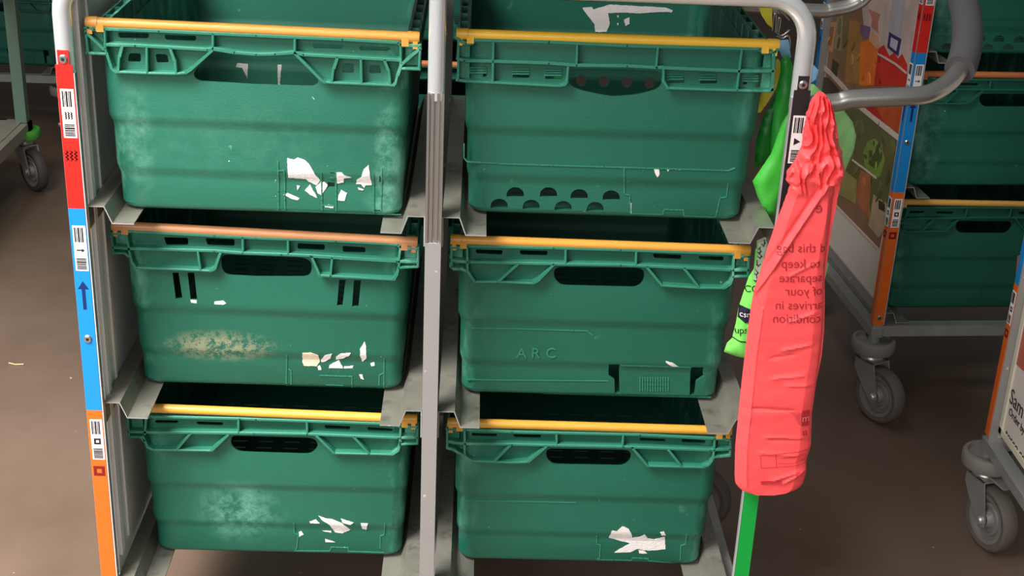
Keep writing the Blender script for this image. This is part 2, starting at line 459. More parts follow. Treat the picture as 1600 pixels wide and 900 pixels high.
def dhole(cx, cy, w_, h):
    return [(cx-w_/2, cy+h/2)]+[(cx-w_/2*math.cos(t*PI/10), cy+h/2-h*.25-h*.75*math.sin(t*PI/10)) for t in range(0, 11)]+[(cx+w_/2, cy+h/2)]

LA = (130, 20, 5.926); LB = (395, 20, 5.714)
TL = dict(
 back_labels=[C(395, 20, 5.714, [(225, 455), (262, 455), (247, 640), (232, 640)]), C(130, 20, 5.926, [(1430, 460), (1530, 465), (1530, 600), (1480, 500), (1420, 490)]), C(130, 20, 5.926, [(1095, 440), (1125, 440), (1130, 510), (1100, 500)])],
 bar=[(130.5, 34), (659, 58.5)],
 thick=[[(132, 45), (137, 43), (147, 46.5), (160, 45.5), (248, 49), (400, 56), (535, 62), (622, 67), (630, 71.5), (661, 72)],
        [(165, 70.5), (211, 71.5), (324, 78), (332, 76), (366, 82.5), (400, 85.5), (430, 85), (460, 82.5), (474, 86), (624, 94.5)]],
 ribs=[[(163, 46), (164, 76)], [(332.5, 53), (332.5, 76)], [(460.6, 60), (460.6, 83)], [(626, 68), (626, 99)],
       [(133, 45), (137, 84)], [(133, 83.5), (165.5, 85)], [(133, 50), (163, 78)],
       [(660, 72), (655, 107.5)], [(627, 107.5), (658, 109)], [(657.5, 76), (628, 100.5)],
       [(164, 76), (166, 84), (175, 108), (182, 113), (229.5, 115), (275, 116), (290, 114.5), (299, 108), (331, 79)],
       [(191, 73), (186, 89), (184, 112)], [(229, 74), (229.5, 114.5)], [(265, 76), (273.5, 96), (275, 114.5)],
       [(460, 83), (503.5, 127), (509, 129.5), (614, 134), (618, 130), (621, 118), (628, 99)],
       [(528, 90), (521, 107.5), (518.5, 127)], [(564, 92), (565, 130)], [(600, 94), (607.5, 111), (609.5, 132)]],
 holes=[[(331, 82), (344, 81), (366, 86), (400, 90), (430, 89), (458, 87), (496, 118), (498, 128), (491, 135), (395, 132), (312, 126.5), (304, 121), (302, 113)],
        [(184, 50.5), (233, 52), (232, 60), (186, 59)], [(256.5, 54), (307, 56), (306, 64), (259, 62)],
        [(489.5, 67), (537.5, 70), (537, 76), (489.5, 75)], [(561, 71), (609.5, 73.5), (608.5, 79.5), (563, 78.5)],
        [(202, 83), (220, 83.5), (220, 97), (199.5, 96)], [(243, 84), (261, 85), (264, 98), (245, 98)],
        [(536, 98.5), (553, 99.5), (553, 114), (534.5, 113)], [(576.5, 102), (593.5, 102), (596, 114.5), (577, 114.5)]],
 fine=[C(420, 230, 7.27, [(670, 395), (750, 405), (750, 455), (665, 455)]), C(420, 230, 7.27, [(1255, 330), (1275, 330), (1275, 400), (1255, 400)]),
       C(420, 230, 7.27, [(1205, 710), (1270, 715), (1268, 738), (1205, 735)]), C(420, 230, 7.27, [(695, 285), (750, 290), (750, 303), (695, 298)])],
 lines=[C(420, 230, 7.27, [(105, 160), (110, 700)]), C(420, 230, 7.27, [(175, 260), (185, 700)]), C(420, 230, 7.27, [(595, 290), (605, 710)]),
        C(420, 230, 7.27, [(760, 290), (765, 720)]), C(420, 230, 7.27, [(1185, 300), (1195, 745)]), C(420, 230, 7.27, [(1280, 240), (1275, 760)]),
        C(420, 230, 7.27, [(105, 265), (175, 262)]), C(420, 230, 7.27, [(80, 715), (1500, 770)]), C(420, 230, 7.27, [(700, 350), (745, 350)]), C(420, 230, 7.27, [(620, 655), (740, 665)])],
 labels=[C(420, 230, 7.27, p) for p in (
   [(210, 120), (290, 140), (330, 115), (400, 140), (460, 190), (500, 260), (520, 300), (585, 375), (540, 430), (450, 390), (420, 360), (220, 345)],
   [(530, 450), (590, 390), (640, 395), (670, 430), (600, 545), (555, 520)], [(410, 490), (470, 420), (550, 575), (470, 540)],
   [(790, 550), (825, 480), (890, 520), (860, 610), (785, 600)],
   [(1080, 250), (1135, 195), (1170, 430), (1100, 430), (1085, 460), (1050, 420), (990, 420), (1000, 370), (1050, 340)],
   [(165, 540), (215, 520), (350, 580), (330, 600), (260, 585)], [(768, 285), (830, 285), (860, 320), (940, 345), (850, 355), (850, 400), (770, 410)],
   [(320, 430), (355, 440), (325, 490)], [(630, 660), (680, 650), (735, 668), (735, 690), (640, 680)], [(1010, 455), (1080, 480), (1060, 490), (1020, 480)])])
DH = [(805, 300), (857, 300), (905, 303), (955, 305)]; DL = [(780, 318), (830, 319.5), (880, 321.5), (930, 323)]
DR = [(747, 112), (814, 114), (865, 116), (1056, 122), (1107, 123), (1173.5, 125)]
TR = dict(
 corner=H-.050, bar=[(713, 52.5), (1217, 69.5)],
 thick=[[(713, 58), (719, 63), (728, 69), (737.5, 68.5), (740, 63), (857.5, 66), (980, 72), (1187.5, 77), (1193, 83), (1212, 81), (1215, 77)],
        [(717.5, 93), (726, 95), (857.5, 99), (901, 102.6), (980, 103.5), (1026.5, 106), (1154, 111.5), (1208.5, 111.5)]],
 ribs=[[(714, 125.5), (723, 127), (875, 135), (882, 133), (886, 128), (888, 104.5)], [(1037, 109), (1037, 128), (1044, 138.5), (1152.5, 142), (1205, 143), (1208.5, 138.5)],
       [(716.5, 65), (716, 126)], [(771, 65), (770, 128)], [(902, 71), (901, 102)], [(1028, 76), (1025.6, 106)], [(1159.5, 78), (1151.6, 142)], [(1208.5, 82), (1207.6, 142)]],
 holes=[[(889, 112), (894, 107), (980, 108), (1030, 111), (1035, 116), (1034, 131.5), (1026.5, 140), (995, 148), (960, 151), (945, 149), (910, 142), (889, 133)]],
 fine=[dhole(x, y, 27, 15) for x, y in DH+DL]+[dhole(x, y, 26, 15) for x, y in DR],
 slats=[[(x-13, y+dy), (x+13, y+dy)] for x, y in DR for dy in (-3, 1, 5)],
 lines=[C(800, 225, 4, [(700, 150), (702, 310), (735, 320), (740, 435), (940, 440), (950, 408), (1070, 412), (1075, 450), (1270, 458), (1300, 335), (1340, 330), (1350, 250)]),
        C(800, 225, 4, [(-280, 110), (0, 125), (1350, 165), (1390, 150)]), C(800, 225, 4, [(-280, 110), (-300, 85), (-300, 0)])],
 labels=[C(800, 225, 4, p) for p in ([(885, 150), (918, 152), (922, 190), (908, 208), (895, 185)], [(737, 368), (747, 368), (747, 430), (738, 430)], [(965, 155), (985, 155), (975, 172)], [(1010, 152), (1080, 156), (1050, 162), (1020, 160)])],
 back=BACK+[[(x+.009*math.cos(t*PI/8), .040+.009*math.sin(t*PI/8)) for t in range(16)] for x in (-.12, -.08, -.04, 0, .04, .08, .12)],
 back_labels=[C(800, 0, 4, [(440, 50), (500, 45), (510, 60), (610, 30), (700, 35), (960, 48), (1005, 65), (1000, 80), (960, 75), (790, 85), (700, 80), (600, 82), (612, 150), (590, 200), (520, 200), (515, 150), (470, 95)]),
              C(800, 0, 4, [(700, 125), (735, 110), (735, 150), (710, 165)]), C(800, 0, 4, [(655, 98), (668, 98), (665, 115)]), C(800, 0, 4, [(655, 145), (668, 147), (662, 163)])])
ML = dict(
 bar=[(171, 352), (653.5, 378)],
 thick=[[(170, 366), (191.5, 365.4), (197, 361.5), (335, 369), (400, 372.5), (525, 377), (622, 382.5), (630, 388), (652, 389)],
        [(176, 387), (200, 389), (335, 392.5), (379, 396), (440, 398), (485, 400), (620, 409), (652, 410)]],
 ribs=[[(173, 396), (195, 396), (201, 401)], [(622.5, 419), (654, 417.5)], [(171.5, 366), (177, 394)], [(653, 388), (654, 417)],
       [(196, 363), (202, 391)], [(379, 371), (379.6, 394)], [(450, 375), (450, 397.5)], [(626, 384), (622.5, 412)],
       [(201, 391), (206, 410), (212.5, 419), (310.5, 423), (328, 424), (335, 420.5), (344, 397)], [(309, 394), (313, 422)],
       [(486, 401), (500, 431), (615, 437.5), (620, 430), (624, 412.5)], [(519, 403), (516, 432.5)]],
 holes=[[(345, 403), (351, 397.5), (475, 402.5), (487, 409), (487, 425), (480, 432.5), (400, 432.5), (356, 430), (347, 422)],
        [(256, 370.5), (294, 371.5), (294, 383), (260, 383)], [(321, 372), (366.5, 374), (366.5, 384.6), (324.5, 383)],
        [(465, 380), (507.5, 382), (507.5, 391), (465, 389)], [(535, 384), (571, 386.5), (571, 395), (536, 394)]],
 fine=[[(269.4, 426), (279, 426), (285, 466), (274.6, 467)], [(293, 426), (303.5, 426), (308, 468), (298, 468)],
       [(530, 437), (540, 437), (535, 477.5), (526.5, 477.5)], [(553, 438), (564, 438), (560, 479), (550, 479)]],
 lines=[C(400, 450, 4, [(192, 420), (192, 610), (800, 640), (800, 440)]), C(400, 450, 4, [(205, 505), (220, 515), (220, 600)]), C(400, 450, 4, [(435, 625), (440, 606), (545, 610), (560, 630)]),
        C(400, 450, 4, [(770, 625), (770, 545), (795, 530)]), C(400, 450, 4, [(600, 550), (600, 635)]), C(400, 450, 4, [(400, 545), (600, 552)])],
 beige=(0,),
 labels=[C(400, 450, 4, p) for p in ([(290, 405), (340, 402), (390, 420), (400, 460), (380, 488), (300, 485), (290, 460)], [(405, 450), (430, 420), (475, 410), (465, 440), (430, 460), (410, 462)],
   [(500, 430), (530, 408), (592, 405), (585, 420), (540, 440), (500, 448)], [(455, 500), (460, 480), (520, 450), (545, 500)], [(650, 380), (680, 332), (688, 360), (690, 440), (665, 460), (650, 420)],
   [(715, 470), (740, 462), (742, 485), (720, 488)], [(645, 540), (665, 540), (675, 572), (655, 565)], [(385, 490), (400, 482), (410, 510), (390, 512)], [(550, 490), (610, 485), (600, 500), (550, 502)])]
   +[C(0, 450, 4, p) for p in ([(1340, 85), (1395, 78), (1415, 95), (1395, 105), (1340, 100)], [(1190, 72), (1230, 75), (1230, 95), (1195, 90)])])
MR = dict(
 bar=[(704, 374), (1172, 391)],
 thick=[[(705, 387.5), (723, 387.5), (731, 385), (865, 388), (970, 391), (1147.5, 397.5), (1152, 401), (1171, 401)],
        [(707.5, 407.6), (734, 410), (865, 413), (970, 414.6), (1070, 419), (1142.5, 422.5), (1170, 422.5)]],
 ribs=[[(704, 416), (709, 421), (723, 421), (729.5, 425)], [(1145, 433), (1168, 432.5)], [(706, 389), (706, 418)], [(1170, 401), (1169, 432)],
       [(730, 387), (730.6, 424)], [(884, 390), (884, 412)], [(994.5, 394), (994, 414)], [(1147.5, 397.5), (1146, 424)],
       [(730, 424), (742.5, 441), (777.5, 441), (832, 443.5), (840.5, 439), (865, 414)], [(809, 413), (779, 440)],
       [(1010, 417), (1035, 447), (1091, 450.5), (1131, 451), (1141, 444), (1146, 432), (1146, 422)], [(1070, 421), (1092, 449)]],
 holes=[[(865, 422), (872.5, 416.5), (1000, 418.5), (1007.5, 425), (1005, 440), (995, 449), (877.5, 446), (866, 435)],
        [(741, 389.5), (786, 391), (784.5, 398), (744, 396)], [(811.6, 391), (856, 392), (855, 399), (814, 398)],
        [(1020, 396), (1065, 398.5), (1064, 405), (1022, 403)], [(1091, 400), (1135, 401), (1134, 407.5), (1094, 405.5)]],
 fine=[[(951, 569.5), (968, 569.5), (968, 615), (960.5, 615), (960, 592.5), (951, 586)], [(1081, 574), (1099.5, 574), (1099, 587.5), (1087.5, 595), (1084.5, 618), (1077.5, 617)]],
 lines=[C(760, 500, 8, [(-180, 100), (340, 105), (1260, 135), (1330, 190)]), [(970, 571), (1078, 574)], [(730, 593), (950, 595)], [(850, 615), (960, 618), (1110, 621)]]
       +[[(1000+i*4, 590), (1000+i*4.0, 610)] for i in range(12)],
 labels=[C(800, 450, 4, p) for p in ([(960, 455), (1010, 470), (1052, 497), (1010, 495), (962, 465)],)])
BL = dict(
 bar=[(197, 636), (655, 655)],
 thick=[[(197, 651), (221, 652), (235, 652), (375, 655), (400, 656), (607, 663), (627, 667), (653, 668)],
        [(198, 675), (225, 676), (397, 677.5), (480, 679), (622.5, 685), (652, 684)]],
 ribs=[[(198, 683), (220, 684), (226, 690)], [(198, 653), (199, 683)], [(627.5, 695), (652.5, 694)], [(654, 668), (653, 693)],
       [(228, 653), (226, 679)], [(372.5, 656), (372.5, 677)], [(479.5, 660), (480, 677.5)], [(626, 667), (625, 697)],
       [(223, 683), (231, 699), (240, 703.7), (330, 705), (356, 680)], [(297.5, 677.5), (276, 702.5)],
       [(495, 682), (522.5, 709), (612, 711), (622, 704), (626, 690)], [(552.5, 683), (577.5, 710)]],
 holes=[[(361, 684), (366, 680.5), (487.5, 684), (496, 690), (496, 700), (485, 710), (400, 707.5), (372.5, 706), (361, 695)],
        [(236, 656), (279, 657), (277.5, 661.5), (239, 661)], [(306, 658.5), (349, 660), (347.5, 665), (309, 663.5)],
        [(506, 664), (547.5, 666), (547, 671), (509, 670)], [(574, 667), (615, 670), (614, 674), (575, 672.5)]],
 lines=[C(400, 675, 4, [(238, 570), (240, 630), (265, 640), (255, 720), (245, 742), (460, 742), (470, 718), (575, 722), (580, 745), (800, 752)]), C(400, 675, 4, [(805, 570), (800, 640), (777, 650), (775, 725)])],
 labels=[C(400, 675, 4, p) for p in ([(390, 522), (440, 540), (480, 545), (540, 570), (590, 610), (540, 632), (495, 625), (460, 580), (420, 555)], [(530, 540), (610, 565), (590, 580), (540, 565)],
   [(655, 570), (700, 570), (690, 610), (665, 605)], [(335, 560), (375, 545), (400, 570), (340, 570)], [(432, 668), (495, 688), (435, 688)], [(268, 625), (285, 618), (298, 640), (270, 655)], [(415, 615), (470, 618), (470, 628), (430, 622)])])
BR = dict(
 bar=[(698, 660), (1143, 673)],
 thick=[[(698, 671), (728, 672), (800, 675.5), (1000, 680), (1117, 686), (1142, 687)],
        [(700, 691), (727.5, 694), (800, 695), (975, 699), (1110, 704), (1142, 702.5)]],
 ribs=[[(698.5, 700), (710, 704), (725, 712.5)], [(699, 672), (699, 699)], [(1142, 687), (1141, 712)], [(1117, 715), (1141, 712)],
       [(726, 672), (726, 712)], [(870, 677.5), (870, 695)], [(974, 681), (973, 698.5)], [(1117.5, 687), (1115, 715)],
       [(725, 712.5), (737.5, 721), (800, 723.7), (825, 722.5), (854, 698)], [(797.5, 696), (772.5, 721)],
       [(987, 699), (1012.5, 729), (1098, 731), (1108, 726), (1115, 715)], [(1045, 704), (1065, 729)]],
 holes=[[(853, 704), (860, 700.5), (980, 703), (986, 707.5), (985, 719), (974, 728), (865, 726), (854, 716)],
        [(735, 676.5), (777.5, 678), (776, 682), (737.5, 681)], [(801, 678.5), (846, 679.5), (845, 684), (804, 683)],
        [(999, 684), (1040, 686), (1039, 690), (1000, 688.5)], [(1065, 686), (1107.5, 688), (1106, 692.5), (1066, 691)]],
 lines=[C(800, 675, 4, [(530, 650), (530, 700), (552, 705), (547, 785), (530, 797), (745, 802), (755, 785), (850, 790), (855, 805), (1080, 822)]), C(800, 675, 4, [(1090, 640), (1085, 700), (1055, 710), (1050, 800)]),
        C(800, 675, 4, [(-300, 430), (0, 432), (400, 440)])],
 labels=[C(800, 675, 4, p) for p in ([(605, 660), (625, 615), (655, 620), (690, 588), (730, 605), (748, 640), (750, 660), (800, 655), (830, 640), (850, 665), (890, 670), (955, 655), (960, 730), (860, 740), (780, 730), (740, 750), (640, 752), (700, 715), (740, 695)],
   [(925, 625), (950, 620), (962, 645), (935, 645)], [(790, 737), (825, 742), (845, 758), (795, 757)])])
G = (34, 111, 91)
gTL = green('green_crate_plastic_scuffed', (36, 104, 83), scuff=1.0, seed=1, faint=[((-.155, .01, .10), (.028, .1, .10), .45), ((.165, .01, .08), (.022, .1, .12), .7), ((.16, .01, .03), (.03, .1, .04), .5), ((-.02, .01, .1), (.2, .1, .07), .12)])
gTR = green('green_crate_plastic', (27, 92, 73), scuff=.35, seed=9)
gML = green('green_crate_plastic_stained', (28, 94, 74), scuff=.8, seed=3, stain=[((-.070, .015, .064), (.092, .05, .028), (140, 142, 112), .85)])
gMR = green('green_crate_plastic_clean', (27, 92, 72), scuff=.5, seed=14)
gBL = green('green_crate_plastic_dusty', (28, 96, 75), scuff=.6, seed=21, faint=[((-.055, .015, .075), (.075, .06, .062), .75)])
gBR = green('green_crate_plastic_plain', (27, 94, 74), scuff=.5, seed=30)
def ybar(n, c): return mat(n, c, .38, 0, .10, 30, .08, 60)
zb1 = Z1-.018; cr = {}
data = [('TL', TL, -.226, .020, zb1, gTL, ybar('amber_bar', (206, 146, 62))), ('TR', TR, .226, .045, zb1, gTR, ybar('yellow_bar', (226, 176, 52))),
        ('ML', ML, -.2265, .068, zb1-PIT, gML, ybar('tan_bar', (190, 130, 84))), ('MR', MR, .224, .065, zb1-PIT, gMR, ybar('ochre_bar', (202, 142, 54))),
        ('BL', BL, -.2235, .068, zb1-2*PIT, gBL, ybar('golden_bar', (212, 154, 56))), ('BR', BR, .2265, .064, zb1-2*PIT, gBR, ybar('mustard_bar', (202, 148, 52)))]
LBL = dict(TL='green crate with lattice rim and torn white labels, top shelf left of centre post',
 TR='green crate with bright yellow bar and D-shaped holes, top shelf right',
 ML='green crate with tan bar, upright slots and tan stain, middle shelf left',
 MR='green crate with two black slots low on its front, middle shelf right',
 BL='green crate with dusty whitish patch on its front, bottom shelf left',
 BR='green crate with large crumpled white torn label, bottom shelf right')
LOC = {}
for k, sp, cx, Yf, zb, g, bm_ in data:
    root, loc = crate(cx, Yf, zb, sp, g, bm_)
    tag(root, LBL[k], 'crate', 'green crates on the front trolley'); cr[k] = root; LOC[k] = (loc, g)
# raised letters on the middle right crate
loc, g = LOC['MR']
mb = MB()
for ch, cxp in (('A', 815), ('R', 837), ('C', 861)):
    V, T = text2d(ch, .022); x0, z0 = loc((cxp, 552), True); n = len(V)
    mb.add([(x0+x, yf(z0+z)-.0016, z0+z) for x, z in V]+[(x0+x, yf(z0+z)+.001, z0+z) for x, z in V], list(T)+[(j, i, i+n, j+n) for i, j in bedges(T)])
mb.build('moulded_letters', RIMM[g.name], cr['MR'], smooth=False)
def crate_copy(src, loc, rz, label, group, drop=('torn_label', 'moulded_letters')):
    c = src.copy(); COL.objects.link(c); c.location = loc; c.rotation_euler = (0, 0, rz)
    for ch in src.children:
        if ch.name.split('.')[0] in drop: continue
        d = ch.copy(); COL.objects.link(d); d.parent = c
    return tag(c, label, 'crate', group)

# ------------------------------------------------------------------ trolleys
def caster(parent, x, y, tdir, bumper=RUBBER, brake=False, top=.19):
    """swivel caster under a post: fork with wheel, tyre and round bumper as sub-parts; tdir is the way the wheel trails"""
    t = Vector((tdir[0], tdir[1], 0)).normalized(); ax = Vector((-t.y, t.x, 0))
    wc = Vector((x, y, .0625))+t*.040
    M = Matrix((( t.x, 0, ax.x, wc.x), (t.y, 0, ax.y, wc.y), (0, 1, 0, wc.z), (0, 0, 0, 1)))
    fk = MB(); c0 = Vector((x, y, 0))
    B = Matrix(((t.x, ax.x, 0, x), (t.y, ax.y, 0, y), (0, 0, 1, 0), (0, 0, 0, 1)))
    fk.box(-.022, .030, -.0235, .0235, .131, .134, M=B)
    for s in (-1, 1):   # tapering fork cheeks
        pts = [(-.022, .134), (.030, .134), (.036, .112), (.052, .062), (.050, .052), (.040, .048), (.029, .054), (-.010, .095), (-.022, .112)]
        V, T = tri(pts); n = len(V); a, b_ = s*.0235, s*.0205
        vs = [B @ Vector((p[0], a, p[1])) for p in V]+[B @ Vector((p[0], b_, p[1])) for p in V]
        fk.add(vs, list(T)+[tuple(i+n for i in q[::-1]) for q in T]+[(j, i, i+n, j+n) for i, j in bedges(T)])
    fk.lathe([(.0001, -.03), (.006, -.03), (.0085, -.027), (.0085, -.0235), (.004, -.0235), (.004, .0235), (.0085, .0235), (.0085, .027), (.006, .03), (.0001, .03)], M, 12)
    Bt = Matrix.Translation(c0)
    fk.lathe([(.0001, .134), (.024, .134), (.027, .139), (.024, .146), (.014, .150), (.012, top), (.0001, top)], Bt, 24)
    if brake:
        fk.box(.020, .070, -.012, .012, .140, .145, M=B)
    f = fk.build('caster', GALV, parent)
    MB().lathe([(.0001, -.012), (.012, -.0175), (.016, -.013), (.018, -.007), (.024, -.006), (.026, -.011), (.031, -.011), (.033, -.006), (.038, -.006), (.040, -.013), (.047, -.014), (.047, .014), (.040, .013), (.038, .006), (.033, .006), (.031, .011), (.026, .011), (.024, .006), (.018, .007), (.016, .013), (.012, .0175), (.0001, .012)], M, 44).build('wheel', HUB, f)
    MB().lathe([(.0465, -.014), (.055, -.0155), (.0600, -.012), (.0625, -.005), (.0625, .005), (.0600, .012), (.055, .0155), (.0465, .014)], M, 52).build('tyre', RUBTY if bumper is RUBBER else RUBDK, f)
    MB().lathe([(.0125, .172), (.036, .173), (.038, .180), (.0445, .179), (.047, .175), (.047, .158), (.044, .152), (.020, .151), (.0125, .155)], Bt, 40).build('bumper_ring', bumper, f)
    return f
def barcode(mb, M, w_, h, sym, inkm):
    """white label with bars: M maps (u right, v up, out) metres; material 0 paper, 1 ink"""
    def q(u0, u1, v0, v1, o, mi): mb.box(u0, u1, -o, 0, v0, v1, mi, M)
    q(-w_/2, w_/2, -h/2, h/2, .0004, 0)
    rnd = random.Random(7)
    u = -w_*.38
    for bw, gp in ((.0016, .0009), (.0008, .0010), (.0022, .0010), (.0010, .0008), (.0018, .0009)):      # tall upright bars in the upper third
        q(u, u+bw, h*.14, h*.46, .0007, 1); u += bw+gp
    v = -h*.46
    while v < -h*.22:      # stacked lying bars in the lower third
        bw = rnd.choice((.0010, .0014, .0020)); q(-w_*.38, w_*.36, v, v+bw, .0007, 1); v += bw+rnd.choice((.0009, .0012))
    symbol(mb, M, sym, 0, -h*.04, w_*.62, .0007, 1, 0)
def symbol(mb, M, sym, u0, v0, s, o, mi, bgmi=None):
    def poly(pts):
        V, T = tri(pts); n = len(V)
        mb.add([M @ Vector((u0+p[0]*s, -o, v0+p[1]*s)) for p in V]+[M @ Vector((u0+p[0]*s, 0, v0+p[1]*s)) for p in V], list(T)+[(j, i, i+n, j+n) for i, j in bedges(T)], mi)
    if sym == 'wave':
        for k in range(3):
            x = -.42+k*.34
            for q in strokes([[(x, .42), (x+.14, .28), (x, .14), (x+.14, 0), (x, -.14), (x+.14, -.28), (x, -.42)]], .13): poly([tuple(p) for p in q])
    elif sym == 'arrow_right': poly([(-.5, -.08), (.15, -.08), (.15, -.28), (.5, 0), (.15, .28), (.15, .08), (-.5, .08)])
    elif sym == 'arrow_up': poly([(-.13, -1.5), (.13, -1.5), (.13, .2), (.42, .2), (0, .85), (-.42, .2), (-.13, .2)])
    elif sym == 'square':
        for a in ([(-.45, -.45), (.45, -.45), (.45, -.2), (-.45, -.2)], [(-.45, .2), (.45, .2), (.45, .45), (-.45, .45)], [(-.45, -.2), (-.2, -.2), (-.2, .2), (-.45, .2)], [(.2, -.2), (.45, -.2), (.45, .2), (.2, .2)]): poly(a)
    elif sym == 'tri': poly([(-.4, -.45), (.4, 0), (-.4, .45)])
def strip(parent, x, y, face, scheme, wd=.0205, top=.985, rivets=True):
    """coloured marker strip on a post; face 'front' looks to -y, 'left' looks to -x"""
    M = Matrix.Translation((x, y, 0)) if face == 'front' else Matrix.Translation((x, y, 0)) @ Matrix.Rotation(-PI/2, 4, 'Z')
    mb = MB(); levels = [(Z1+.0, top), (Z1-PIT-.007, Z1), (.215, Z1-PIT-.007)]
    for i, (a, b_) in enumerate(levels):
        mb.box(-wd/2, wd/2, -.0012, 0, a, b_, i, M)
    mb.box(-wd*.33, wd*.33, -.0012, 0, top, top+.018, 0, M)
    cols = {'rbo': [RED, BLUE, ORANGE], 'kgg': [BLACK, GREENS, GREENS]}[scheme]
    s = mb.build('marker_strip', cols, parent, smooth=False)
    M2 = M @ Matrix.Translation((0, -.0012, 0))
    if scheme == 'rbo': items = [(.924, 'wave', None), (.746, 'arrow_right', None), (.467, 'square', None)]; ex = [(.870, 'wave', DRED, .016), (.686, 'arrow_up', DBLUE, .017), (.418, 'square', DRED, .017)]
    else: items = [(.922, 'tri', None)]; ex = []
    for z, sy, _ in items:
        lb = MB(); barcode(lb, M2 @ Matrix.Translation((.001, 0, z)), .0165, .062, sy, BLACK); lb.build('barcode_label', [PAPER, BLACK], s, smooth=False)
    for z, sy, mm, sz in ex:
        lb = MB(); symbol(lb, M2 @ Matrix.Translation((0, 0, z)), sy, 0, 0, sz, .0003, 0); lb.build('printed_symbol', [mm], s, smooth=False)
    if rivets:
        for z in (.992, .618, .232):
            R_ = M2 @ Matrix.Translation((0, 0, z)) @ Matrix.Rotation(PI/2, 4, 'X')
            MB().lathe([(.0001, .0012), (.0018, .0012), (.0022, .0022), (.0042, .0022), (.0056, .0008), (.0058, -.001)], R_, 20).lathe([(.0001, .0026), (.0017, .0026), (.0017, .0010)], R_, 12, 1).build('rivet', [SATIN, BLACK], s)
    return s
def rails(parent):
    for z in (Z1, Z1-PIT, Z1-2*PIT):
        def prof(pts, name='shelf_rail'):
            mb = MB(); th = .0018
            n = len(pts); off = []
            for i, p in enumerate(pts):
                a = Vector(pts[max(i-1, 0)]); b_ = Vector(pts[min(i+1, n-1)]); d = (b_-a).normalized(); nn = Vector((-d.y, d.x)); off.append(Vector(p)+nn*th)
            P2 = [Vector(p) for p in pts]
            vs = []
            for y in (-.004, .565):
                vs += [(p.x, y, p.y+z) for p in P2]+[(p.x, y, p.y+z) for p in off]
            fs = []
            m = 2*n
            for i in range(n-1):
                fs += [(i, i+1, m+i+1, m+i), (n+i, m+n+i, m+n+i+1, n+i+1), (i, n+i, n+i+1, i+1), (m+i, m+i+1, m+n+i+1, m+n+i)]
            fs += [(0, m, m+n, n), (n-1, 2*n-1, m+2*n-1, m+n-1)]
            mb.add(vs, fs); mb.m = [1 if all(v < len(mb.v)//2 for v in f) else 0 for f in mb.f]; return mb.build(name, [GALV2, ALU], parent, smooth=False)
        prof([(-.4370, -.030), (-.4370, 0), (-.418, 0), (-.409, -.0225), (-.381, -.0225)])
        prof([(-.068, -.0235), (-.041, -.0235), (-.0325, 0), (-.0125, 0), (-.0125, -.040)])
        prof([(.0125, -.040), (.0125, 0), (.0325, 0), (.041, -.0235), (.068, -.0235)])
        prof([(.381, -.0225), (.409, -.0225), (.418, 0), (.4370, 0), (.4370, -.030)])
